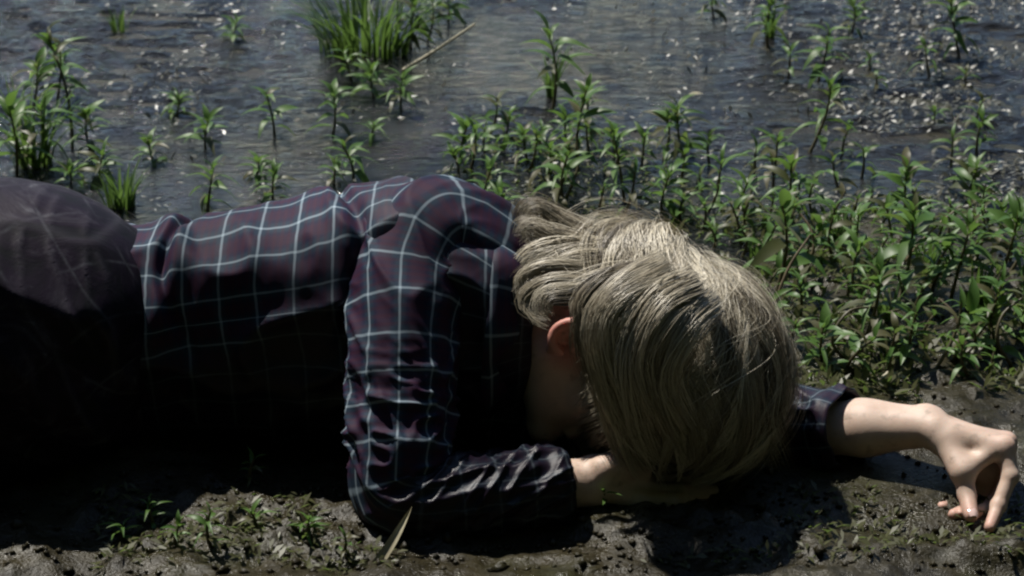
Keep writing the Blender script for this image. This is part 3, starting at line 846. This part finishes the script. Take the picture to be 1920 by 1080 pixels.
guide([at(1358, 557, y=-.22), at(1418, 642, y=-.24), at(1440, 712, y=-.25), at(1428, 792, y=-.26), at(1443, 882, y=-.245)], 420, .008, .0004, .0009, .55, tipspread=.012)
# scalp cap under the strands, so that no skin shows between locks
ncap, mcap = 60, 120
ph = np.linspace(0.01, 2.72, ncap); pz = np.linspace(-math.pi, math.pi, mcap)
PZ, PH = np.meshgrid(pz, ph, indexing='ij')
P, N, dv = shell(PZ, PH, .86 + .03 * vn(PZ * 6, PH * 3, 0, 127))
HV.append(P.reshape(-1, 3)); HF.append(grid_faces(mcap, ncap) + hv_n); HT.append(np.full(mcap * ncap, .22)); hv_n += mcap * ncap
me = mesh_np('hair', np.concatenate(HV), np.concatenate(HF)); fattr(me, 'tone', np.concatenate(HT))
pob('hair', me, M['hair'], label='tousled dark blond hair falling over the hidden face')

# ------------------------------------------------------------------ plants
def leaf_mesh(name, L, Wd, droop, fold_, mat, twist=0.0, n=6):
    V = []
    for i in range(n + 1):
        t = i / n
        wdt = Wd * (math.sin(math.pi * min(t ** .75, 1)) ** .9 * .5 + .02 * (1 - t))
        x = L * t * (1 - .12 * droop * t); z = L * (-droop * t * t * .55 + .10 * math.sin(t * 3))
        tw = twist * t
        for s in (-1, 0, 1):
            yy_, zz_ = s * wdt, abs(s) * wdt * fold_
            V.append((x, yy_ * math.cos(tw) - zz_ * math.sin(tw), z + zz_ * math.cos(tw) + yy_ * math.sin(tw)))
    return_me = mesh_np(name, V, grid_faces(n + 1, 3)[:, ::-1]); return_me.materials.append(mat); return return_me
LEAVES = [leaf_mesh('leaf', 1, wd, dr, fo, M['leaf'], tw) for wd, dr, fo, tw in
          ((.26, .35, .35, .2), (.22, .7, .3, -.3), (.30, .15, .4, .1), (.25, .5, .25, .5), (.19, .25, .45, -.2), (.13, .8, .4, .3), (.15, 1.1, .3, -.4), (.24, 1.3, .2, .2))]
OLEAVES = [leaf_mesh('leaf', 1, wd, dr, fo, M['olive'], tw) for wd, dr, fo, tw in ((.24, .6, .3, .4), (.28, .9, .2, -.3), (.2, .4, .4, .1))]

def tube_mesh(name, pts, r0, r1, mat, sides=6):
    pts = np.asarray(pts, float); n = len(pts)
    T = np.gradient(pts, axis=0); T /= np.linalg.norm(T, axis=1)[:, None]
    ref = np.array([1.0, .13, .07]) if abs(T[0][2]) > .5 else np.array([.1, .05, 1.0])
    V = []
    for i in range(n):
        a_ = np.cross(T[i], ref); a_ /= np.linalg.norm(a_); b_ = np.cross(T[i], a_); r = r0 + (r1 - r0) * i / (n - 1)
        for k in range(sides):
            t = 2 * math.pi * k / sides; V.append(pts[i] + r * (a_ * math.cos(t) + b_ * math.sin(t)))
    me = mesh_np(name, V, grid_faces(n, sides, True)); me.materials.append(mat); return me

from mathutils import Matrix
def plant(px, py, hpx, label, group=None, leaf=1.0, nl=None, lean=None, olive=0.12, name='waterside_plant', category='plant', bend=1.0):
    p = at(px, py, z=0.004); gz = max(float(ground_h(p[0], p[1])), -.02)
    p = np.array([p[0], p[1], gz - .004])
    depth = (p - CAM) @ FWD
    mpp = 2 * math.tan(HFOV / 2) / 1920 * depth
    H = hpx * mpp / math.cos(PITCH)
    rnd = random.Random(int(px * 7 + py * 131))
    root = ob(name, None, label=label, category=category)
    if group: root['group'] = group
    root.location = p
    if lean is None: lean = (rnd.uniform(-.22, .22), rnd.uniform(-.25, .15))
    w_ = rnd.uniform(-.10, .10) * bend
    n = 8; S = [np.array([H * (lean[0] * t + w_ * math.sin(t * 3.0)), H * (lean[1] * t + .5 * w_ * math.sin(t * 4.1)), H * t * .97]) for t in np.linspace(0, 1, n)]
    S = np.array(S)
    ob('stem', tube_mesh('stem', S, .0022 + .006 * H, .0012, M['stem']), None, root)
    nl = nl or int(np.clip(8 + H * 90, 8, 20))
    LL = leaf * min(.022 + .22 * H, .046) * rnd.uniform(.9, 1.15)
    az0 = rnd.uniform(0, 6.28)
    start = .22 if H > .05 else .05
    for i in range(nl):
        t = start + (1 - start) * ((i + .5) / nl) ** .72
        q = S[min(int(t * (n - 1)), n - 2)]; q = q + (S[min(int(t * (n - 1)) + 1, n - 1)] - q) * (t * (n - 1) - int(t * (n - 1)))
        az = az0 + i * 2.4 + rnd.uniform(-.35, .35)
        el = -.15 + 1.15 * ((t - start) / (1 - start)) ** 1.4 + rnd.uniform(-.22, .22)
        sc = LL * (1.0 - .35 * max(0, (t - .75) / .25)) * rnd.uniform(.72, 1.15)
        me = rnd.choice(OLEAVES if (rnd.random() < olive or (t < .45 and rnd.random() < .4)) else LEAVES)
        o = ob('leaf', me, None, root)
        o.matrix_local = Matrix.Translation(Vector(q)) @ Matrix.Rotation(az, 4, 'Z') @ Matrix.Rotation(-el, 4, 'Y') @ Matrix.Rotation(rnd.uniform(-.5, .5), 4, 'X') @ Matrix.Diagonal((sc, sc * rnd.uniform(.85, 1.2), sc, 1))
    return root

def tuft(px, py, hpx, wpx, n, label, mat='grass', lean=0.0):
    p = at(px, py, z=0.004); gz = max(float(ground_h(p[0], p[1])), -.02); p = np.array([p[0], p[1], gz - .004])
    mpp = 2 * math.tan(HFOV / 2) / 1920 * ((p - CAM) @ FWD)
    H, Wd = hpx * mpp / math.cos(PITCH), wpx * mpp
    rnd = random.Random(int(px * 3 + py))
    root = ob('grass_tuft', None, label=label, category='grass tuft'); root.location = p
    for i in range(n):
        h = H * rnd.uniform(.5, 1.05); a = rnd.uniform(0, 6.28); r = rnd.random() ** .6 * Wd * .28
        bx_, by_ = r * math.cos(a), r * math.sin(a) * .6
        ln = rnd.uniform(.05, .5 + .002 * wpx * .8); a2 = a + rnd.uniform(-.6, .6)
        V = []; k = 6; wd = rnd.uniform(.0018, .0034)
        fx, fy = -math.sin(a2), math.cos(a2)
        for j in range(k + 1):
            t = j / k; ww = wd * (1 - t ** 2.2) + .0002
            cx_ = bx_ + math.cos(a2) * ln * h * t * t + lean * h * t * t; cy_ = by_ + math.sin(a2) * ln * h * t * t; cz_ = h * (t - .25 * ln * t * t)
            V += [(cx_ - fx * ww, cy_ - fy * ww, cz_), (cx_, cy_, cz_ - ww * .4), (cx_ + fx * ww, cy_ + fy * ww, cz_)]
        me = mesh_np('blade', V, grid_faces(k + 1, 3)); me.materials.append(M[mat]); ob('blade', me, None, root)
    return root

PL = [  # photo position of the base, height in photo pixels, label
    (135, 275, 205, 'tallest leafy plant at the left edge, standing in the water'),
    (95, 300, 120, 'bushy plant at the left edge beside the tall one, low in the water', ),
    (175, 290, 95, 'short leafy plant leaning right of the tall left plant'),
    (385, 275, 62, 'low spreading plant in open water above the bent waist'),
    (515, 255, 92, 'upright rosette plant alone in the water above the plaid back'),
    (622, 255, 88, 'slim upright plant just right of the lone rosette plant'),
    (440, 72, 38, 'small far sprig alone in the pale water at upper left'),
    (388, 392, 82, 'bright young plant rising right behind the shirt waist'),
    (512, 372, 58, 'small plant peeking out behind the middle of the back'),
    (662, 338, 78, 'leafy plant standing just behind the raised shoulder, left of it'),
    (625, 342, 46, 'low plant touching the shoulder seam from behind'),
    (752, 205, 66, 'low plant with pale leaf tips in the middle of the water'),
    (702, 180, 60, 'yellowish low plant under the far grass tuft'),
    (130, 346, 38, 'tiny plant with one upright leaf behind the hip'),
    (800, 75, 95, 'plant with dark stem beside the far grass tuft at the top'),
    (1035, 205, 150, 'tall narrow plant with grassy top in the centre of the water'),
    (1085, 320, 165, 'tall bushy plant above the blond hair, left of centre gap'),
    (1062, 385, 110, 'reddish-stemmed plant directly above the tousled nape hair'),
    (945, 270, 62, 'low plant at the left end of the middle clump'),
    (1112, 245, 80, 'leafy plant behind the tall bushy middle plant'),
    (1172, 375, 150, 'slender upright plant right of the middle clump'),
    (1288, 305, 112, 'isolated plant with one vertical leaf right of the middle clump'),
    (912, 395, 96, 'leafy plant growing tight behind the dark shoulder slope'),
    (938, 420, 70, 'small plant low between shoulder slope and nape hair'),
    (1020, 340, 70, 'low plant in front of the middle clump'),
    (990, 300, 60, 'small olive plant inside the middle clump'),
    (1240, 395, 82, 'plant just above the top of the blond head'),
    (1440, 85, 100, 'tall pale plant in glittering water at the top right of centre'),
    (1595, 62, 62, 'small far plant at the top edge, in glittering water'),
    (1532, 152, 96, 'thin dark plant in glittering water below the top edge'),
    (1800, 105, 115, 'far bushy plant in the glare at the upper right'),
    (1515, 285, 140, 'tall dark-green plant alone in the right-hand ripples'),
    (1832, 285, 72, 'short plant with upright leaves near the right edge water'),
    (1340, 30, 55, 'far plant cut by the top edge, middle right'),
    (1810, 370, 70, 'grey-green plant in the glinting shallows at the right edge'),
    (1380, 420, 95, 'plant with a broad pale leaf above the crown of the head'),
    (1475, 420, 130, 'tall plant at the back of the right-hand thicket'),
    (1455, 560, 170, 'long-stemmed plant leaning beside the back of the blond head'),
    (1590, 500, 96, 'fan-shaped plant with two pale lower leaves in the thicket'),
    (1700, 425, 120, 'plant with slanting stem at the far edge of the thicket'),
    (1690, 575, 165, 'tall plant with straight dark stem in the thicket'),
    (1780, 585, 140, 'thick leafy plant right of the straight dark stem'),
    (1865, 560, 155, 'tall leafy plant at the right edge of the thicket'),
    (1620, 665, 130, 'plant on a looping bent stem in front of the thicket'),
    (1705, 700, 115, 'plant above the bare forearm, at the thicket front'),
    (1850, 665, 118, 'dense plant at the right edge above the open hand'),
    (1540, 700, 70, 'low plant between the blond head and the dark cuff'),
    (30, 330, 150, 'bushy plant cut by the left edge, above the hip'),
    (60, 200, 90, 'dark leafy plant behind the tall one at the left edge'),
    (105, 190, 110, 'leafy plant just behind the tall left plant, in darker water'),
    (190, 335, 60, 'low plant at the foot of the left-hand growth'),
    (330, 215, 40, 'tiny sprig in pale ripples between the left growth and the rosette'),
    (290, 300, 46, 'small sprig left of the low spreading plant'),
    (770, 90, 90, 'leafy plant right in the far grass tuft at the top'),
    (840, 40, 60, 'far plant on the top edge right of the grass tuft'),
    (660, 150, 60, 'low leafy plant in front of the far grass tuft'),
    (700, 260, 34, 'tiny sprig in open dark water above the shoulder'),
    (480, 330, 36, 'tiny sprig in the water close above the back'),
    (860, 330, 55, 'small plant over the far end of the shoulder slope'),
    (330, 1050, 46, 'small seedling left of the small foreground plant'),
    (480, 1010, 36, 'small seedling right of the small foreground plant'),
    (230, 1030, 34, 'lone seedling farthest left in the foreground mud'),
    (640, 1060, 50, 'seedling beside the slanting pale grass blade'),
    (470, 935, 55, 'sprig with two upright leaves in front of the dark belly'),
    (400, 1055, 80, 'small foreground plant in the mud at lower left'),
    (290, 1010, 40, 'tiny seedling at the edge of the dark shadow, lower left'),
    (570, 1030, 42, 'tiny seedling in lumpy mud left of the elbow'),
    (1130, 985, 34, 'mossy seedling in the mud below the hidden hand'),
]
for i, row in enumerate(PL):
    fg = row[1] > 900
    plant(row[0], row[1], row[2], row[3], group='leafy waterside plants', leaf=(.85 if fg else 1.2), nl=(None if fg else random.choice((14, 16, 18, 20))))
# the thicket on the mud at the right: smaller individuals between the named ones
def in_thicket(px, py):
    return py > 395 + .0 * px and py < 735 and px > 1290 + max(0, (py - 420)) * .62
placed = [(r[0], r[1]) for r in PL]; cnt = 0; tries = 0
spots = []
while cnt < 72 and tries < 8000:
    tries += 1
    px, py = random.uniform(1290, 1950), random.uniform(395, 735)
    if not in_thicket(px, py): continue
    if min(math.hypot(px - a, (py - b) * 1.6) for a, b in placed) < 27: continue
    placed.append((px, py)); spots.append((px, py)); cnt += 1
ORD = ['first', 'second', 'third', 'fourth', 'fifth', 'sixth', 'seventh', 'eighth', 'ninth', 'tenth', 'eleventh', 'twelfth'] + ['thirteenth', 'fourteenth', 'fifteenth', 'sixteenth', 'seventeenth', 'eighteenth', 'nineteenth', 'twentieth']
spots.sort(key=lambda q: -q[1])
NR = 8; rowsz = math.ceil(len(spots) / NR)
for r_i in range(NR):
    row = sorted(spots[r_i * rowsz:(r_i + 1) * rowsz])
    rn = ['front', 'second', 'third', 'fourth', 'fifth', 'sixth', 'seventh', 'back'][r_i]
    for k, (px, py) in enumerate(row):
        ol = random.random() < .3
        plant(px, py, random.uniform(40, 115) * (.75 + .35 * (py - 395) / 340),
              f'{"olive" if ol else "green"} plant, {ORD[k]} from the head in the {rn} row of the right-hand thicket',
              group='small plants of the right-hand thicket', olive=.75 if ol else .12, nl=random.choice((6, 8, 10, 12, 14)), leaf=random.choice((.65, .8, .95, 1.1, 1.3)), lean=(random.gauss(0, .3), random.gauss(-.05, .3)), bend=2.2)
mid = []
while len(mid) < 27:
    px, py = random.uniform(860, 1480), random.uniform(235, 470)
    if py > 330 + .28 * (px - 860) or py < 250 + .10 * (px - 860) * (px > 1000): continue
    if min(math.hypot(px - a, (py - b) * 1.6) for a, b in placed) < 26: continue
    placed.append((px, py)); mid.append((px, py))
mid.sort(key=lambda q: -q[1])
for r_i in range(3):
    row = sorted(mid[r_i * 9:(r_i + 1) * 9])
    for k, (px, py) in enumerate(row):
        plant(px, py, random.uniform(38, 95), f'low plant, {ORD[k]} from the shoulder in the {["front", "middle", "back"][r_i]} row of the shallows behind the head',
              group='small plants of the shallows behind the head', olive=random.choice((.1, .2, .5)), nl=random.choice((9, 11, 13)), leaf=1.1)
rt = []
while len(rt) < 14:
    px, py = random.uniform(1420, 1930), random.uniform(120, 395)
    if min(math.hypot(px - a, (py - b) * 1.6) for a, b in placed) < 48: continue
    placed.append((px, py)); rt.append((px, py))
rt.sort()
for k, (px, py) in enumerate(rt):
    plant(px, py, random.uniform(28, 70), f'small sprig in the glittering ripples at upper right, {ORD[k]} from the left', group='sprigs in the ripples at upper right', olive=.3, nl=random.choice((7, 8, 9)))
tuft(690, 95, 150, 330, 150, 'dense bright grass tuft in the water at the top, left of centre')
for q in ((1560, 470, 80, 70, 16, 'thin grass tuft low in the thicket, above the fan-shaped plant'), (1740, 530, 90, 80, 18, 'thin grass tuft in the middle of the thicket'),
          (1660, 620, 80, 70, 16, 'thin grass tuft at the thicket front near the looping stem'), (1830, 600, 95, 80, 18, 'thin grass tuft between the leafy plants at the right edge'), (1420, 480, 60, 60, 14, 'thin grass tuft beside the crown of the head')):
    tuft(*q)
tuft(60, 310, 170, 130, 48, 'tall grass tuft at the left edge beside the tall plant')
tuft(228, 385, 100, 110, 46, 'fine grass tuft in the dip behind the hip and waist')
tuft(225, 55, 60, 60, 16, 'faint far grass tuft at the upper left')
tuft(1440, 70, 90, 46, 16, 'narrow far grass tuft in glittering water at the top')
tuft(1035, 180, 115, 36, 14, 'narrow upright grass tuft within the central tall plant')
tuft(1000, 30, 10, 20, 6, 'tiny far grass tuft at the top edge') if False else None

# single things
BENT = [((1600, 690), (1560, 640), (1590, 585), (1640, 575), 'dark bent stem looping to the right in front of the thicket'),
        ((1470, 640), (1455, 575), (1480, 500), (1520, 440), 'pale brown stem rising beside the back of the blond head'),
        ((1640, 660), (1630, 620), (1655, 590), (1690, 580), 'short dark stem curved inside the looping stem'),
        ((1690, 500), (1730, 450), (1760, 420), (1790, 395), 'thin straight stem slanting right at the back of the thicket'),
        ((1500, 520), (1525, 470), (1520, 430), (1500, 400), 'forked-looking brown stem above the crown of the head'),
        ((1780, 690), (1800, 640), (1790, 590), (1760, 560), 'brown stem curling left in the thicket near the right edge'),
        ((1060, 375), (1075, 340), (1085, 300), (1080, 250), 'reddish bare stem rising above the tousled nape hair'),
        ((1480, 660), (1510, 645), (1545, 640), (1575, 640), 'thin pale runner lying from the head toward the thicket'),
        ((1900, 690), (1870, 640), (1880, 590), (1915, 560), 'dark stem bowing left at the right edge'),
        ((1400, 470), (1440, 455), (1490, 470), (1530, 500), 'brown runner arching low behind the crown of the head')]
for a_, b_, c_, d_, lab in BENT:
    p0 = at(a_[0], a_[1], z=.008); dep = p0[1]
    pts = [p0] + [at(q[0], q[1], y=dep + .015 * k) for k, q in enumerate((b_, c_, d_))]
    for q in pts: q[2] = max(q[2], .008)
    ob('bare_stem', tube_mesh('bare_stem', catmull(pts, 14), .0026, .0013, M['stem'] if 'dark' in lab or 'reddish' in lab else M['straw_brown']), label=lab, category='stem')
def blade():
    a, b = at(690, 1085, z=.008), at(772, 952, y=-.345)
    C = catmull([a, a * .55 + b * .45 + (0.004, 0, .004), b], 9); V = []
    for i, c in enumerate(C):
        t = i / 8; wd = .0062 * (1 - t ** 2.5) + .0004
        V += [c + (-wd, 0, .001), c + (0, .002, -.001), c + (wd, 0, .0015)]
    ob('dry_grass', mesh_np('dry_grass', V, grid_faces(9, 3)), M['straw'], label='single pale grass blade slanting up in front of the elbow', category='grass')
blade()
ob('reed_stem', tube_mesh('reed_stem', catmull([at(755, 132, z=.01), at(820, 92, z=.035), at(890, 45, z=.06)], 10), .0035, .0018, M['straw']), label='pale broken reed stem slanting over the water at the top', category='reed')

def blob(name, c, s, mat, seed, **kw):
    n, m = 14, 20; V = []
    for i in range(n):
        for j in range(m):
            a, b = math.pi * i / (n - 1), 2 * math.pi * j / m
            d = np.array([math.sin(a) * math.cos(b), math.sin(a) * math.sin(b), math.cos(a)])
            r = 1 + .28 * float(vn(d[0] * 2 + seed, d[1] * 2, d[2] * 2, seed)) + .1 * float(vn(d[0] * 6, d[1] * 6, d[2] * 6, seed))
            V.append(d * r * s)
    o = ob(name, mesh_np(name, V, grid_faces(n, m, True)), mat, **kw); o.location = c; return o
c = at(1338, 1030, z=.012)
blob('stone', c, np.array([.018, .012, .010]), M['stone'], 4, label='small reddish-brown stone lying in the foreground mud', category='stone')
def flat_leaf(px, py, L, rot, label):
    p = at(px, py, z=.01); p[2] = max(float(ground_h(p[0], p[1])), .002) + .006
    me = leaf_mesh('fallen_leaf', L, .30 * L, .2, .15, M['straw']); o = ob('fallen_leaf', me, None, label=label, category='leaf')
    o.location = p; o.rotation_euler = (.2, -.08, rot)
flat_leaf(1640, 722, .040, -.1, 'pale fallen leaf on the mud above the bare forearm')
flat_leaf(1290, 178, .030, .4, 'pale leaf floating on the dark water')

# uncountable bits: mud crumbs and leaf scraps
def crumbs():
    V, F = [], []; nv = 0
    tpl = np.array([(0, 0, 1), (1, 0, 0), (0, 1, 0), (-1, 0, 0), (0, -1, 0), (0, 0, -1)], float)
    tf = np.array([(0, 1, 2), (0, 2, 3), (0, 3, 4), (0, 4, 1), (5, 2, 1), (5, 3, 2), (5, 4, 3), (5, 1, 4)])
    k = 0
    while k < 1000:
        if RNG.random() < .62: px, py = RNG.uniform(-20, 1940), RNG.uniform(930, 1100)
        else: px, py = RNG.uniform(1250, 1960), RNG.uniform(420, 940)
        p = at(px, py, z=.008)
        if abs(vn(p[0] * 9, p[1] * 9, 0, 140)) > .75 * RNG.random() + .25: continue
        h = float(ground_h(p[0], p[1]))
        if h < -.004: continue
        r = RNG.uniform(.0012, .0045) * (1 if RNG.random() < .9 else 1.9)
        v = tpl * RNG.uniform(.55, 1.3, (6, 3)) * r * np.array([1.2, 1.0, .8])
        a = RNG.uniform(0, 6.28); v = v @ np.array([[math.cos(a), -math.sin(a), 0], [math.sin(a), math.cos(a), 0], [0, 0, 1]])
        V.append(v + (p[0], p[1], h + r * .3)); F.append(tf + nv); nv += 6; k += 1
    ob('mud_crumbs', mesh_np('mud_crumbs', np.concatenate(V), np.concatenate(F), True), M['mud'], kind='stuff', label='crumbs and clods of wet mud scattered over the bank')
crumbs()
def scraps():
    V, F = [], []; nv = 0; k = 0
    while k < 3600:
        r_ = RNG.random()
        if r_ < .62: px, py = RNG.uniform(1240, 1960), RNG.uniform(400, 760)
        elif r_ < .72: px, py = RNG.uniform(180, 760), RNG.uniform(960, 1090)
        elif r_ < .88: px, py = RNG.uniform(1060, 1920), RNG.uniform(930, 1090)
        else: px, py = RNG.uniform(880, 1300), RNG.uniform(250, 420)
        p = at(px, py, z=.006)
        if vn(p[0] * 12, p[1] * 12, 0, 150) < -.15: continue
        h = max(float(ground_h(p[0], p[1])), .003)
        L = RNG.uniform(.006, .018) if r_ > .62 else RNG.uniform(.010, .030); Wd = L * RNG.uniform(.2, .38); a = RNG.uniform(0, 6.28); el = RNG.uniform(-.1, .9) if r_ > .62 else RNG.uniform(0, 1.3)
        d = np.array([math.cos(a) * math.cos(el), math.sin(a) * math.cos(el), math.sin(el)]); s = np.array([-math.sin(a), math.cos(a), RNG.uniform(-.4, .4)])
        o_ = np.array([p[0], p[1], h + .002])
        V += [o_, o_ + d * L * .45 + s * Wd * .5, o_ + d * L * .45 - s * Wd * .5 + (0, 0, .001), o_ + d * L + (0, 0, -.15 * L)]
        F.append((nv, nv + 2, nv + 3, nv + 1)); nv += 4; k += 1
    ob('leaf_litter', mesh_np('leaf_litter', V, np.array(F)), M['olive'], kind='stuff', label='small leaf scraps and sprouting ground cover on the mud')
scraps()
def flakes():
    """tilted wet bits added on the water to catch sun glints"""
    V, F = [], []; nv = 0; k = 0
    while k < 3200:
        px, py = RNG.uniform(-20, 1940), RNG.uniform(-10, 400)
        dens = .10 + .9 * sstep(1250, 1800, px + .8 * (200 - py)) + .25 * sstep(260, 60, abs(px - 330) + py * .4)
        p = at(px, py, z=.003)
        dens = dens * sstep(-.5, .5, vn(p[0] * 7, p[1] * 7, 0, 180) + .1)
        if RNG.random() > dens: continue
        if float(ground_h(p[0], p[1])) > .006: continue
        L = RNG.uniform(.0025, .0065); a = RNG.normal(0, .7); tilt = np.clip(RNG.normal(.32, .35), -1, 1); roll_ = np.clip(RNG.normal(.15, .45), -1, 1)  # tilts biased so the added flakes throw sun sparkle
        d = np.array([math.cos(a), math.sin(a), math.tan(roll_)]); q = np.array([-math.sin(a), math.cos(a), math.tan(tilt)])
        o_ = np.array([p[0], p[1], .0065]); w_ = L * RNG.uniform(.25, .5)
        V += [o_ - d * L, o_ - q * w_, o_ + d * L, o_ + q * w_]; F.append((nv, nv + 1, nv + 2, nv + 3)); nv += 4; k += 1
    ob('glint_flakes', mesh_np('glint_flakes', V, np.array(F)), M['flake'], kind='stuff', label='tiny tilted wet bits added on the ripples for sun glints')
flakes()

# unseen ring of foliage, added to block sky light and deepen the shadows
def shade_ring():
    V, F = [], []; nv = 0
    n = 34000
    ang = RNG.uniform(0, 2 * math.pi, n)
    gap = vn(ang * 2.1, 0, 0, 160)
    top = 13 + 3.0 * vn(ang * 5, 0, 0, 161) + 1.5 * vn(ang * 17, 0, 0, 162)
    beyond = np.exp(-((ang - 1.57) / .95) ** 6)
    top = top * (1 - beyond)
    behind = np.exp(-((ang - 4.71) / 1.25) ** 6)
    top = top + behind * 6
    h = RNG.random(n) ** .8 * top; rad_ = RNG.uniform(13, 18, n) - 4.5 * behind + .8 * vn(ang * 14, h * .8, 0, 163)
    ok = top > .8; ang, h, rad_ = ang[ok], h[ok], rad_[ok]; n = len(ang)
    c = np.stack([rad_ * np.cos(ang), rad_ * np.sin(ang), h], 1)
    a = RNG.normal(0, 1, (n, 3)); a /= np.linalg.norm(a, axis=1)[:, None]
    b = np.cross(a, RNG.normal(0, 1, (n, 3))); b /= np.linalg.norm(b, axis=1)[:, None]
    sz = RNG.uniform(.4, .85, n)[:, None]
    V = np.stack([c - a * sz, c + b * sz * .5, c + a * sz, c - b * sz * .5], 1).reshape(-1, 3)
    V[:, 2] = np.maximum(V[:, 2], -.05)
    F = np.arange(n * 4).reshape(-1, 4)
    ob('shade_ring', mesh_np('shade_ring', V, F, False), M['shade_leaf'], kind='stuff', label='unseen ring of dark foliage added to deepen the shadows')
shade_ring()
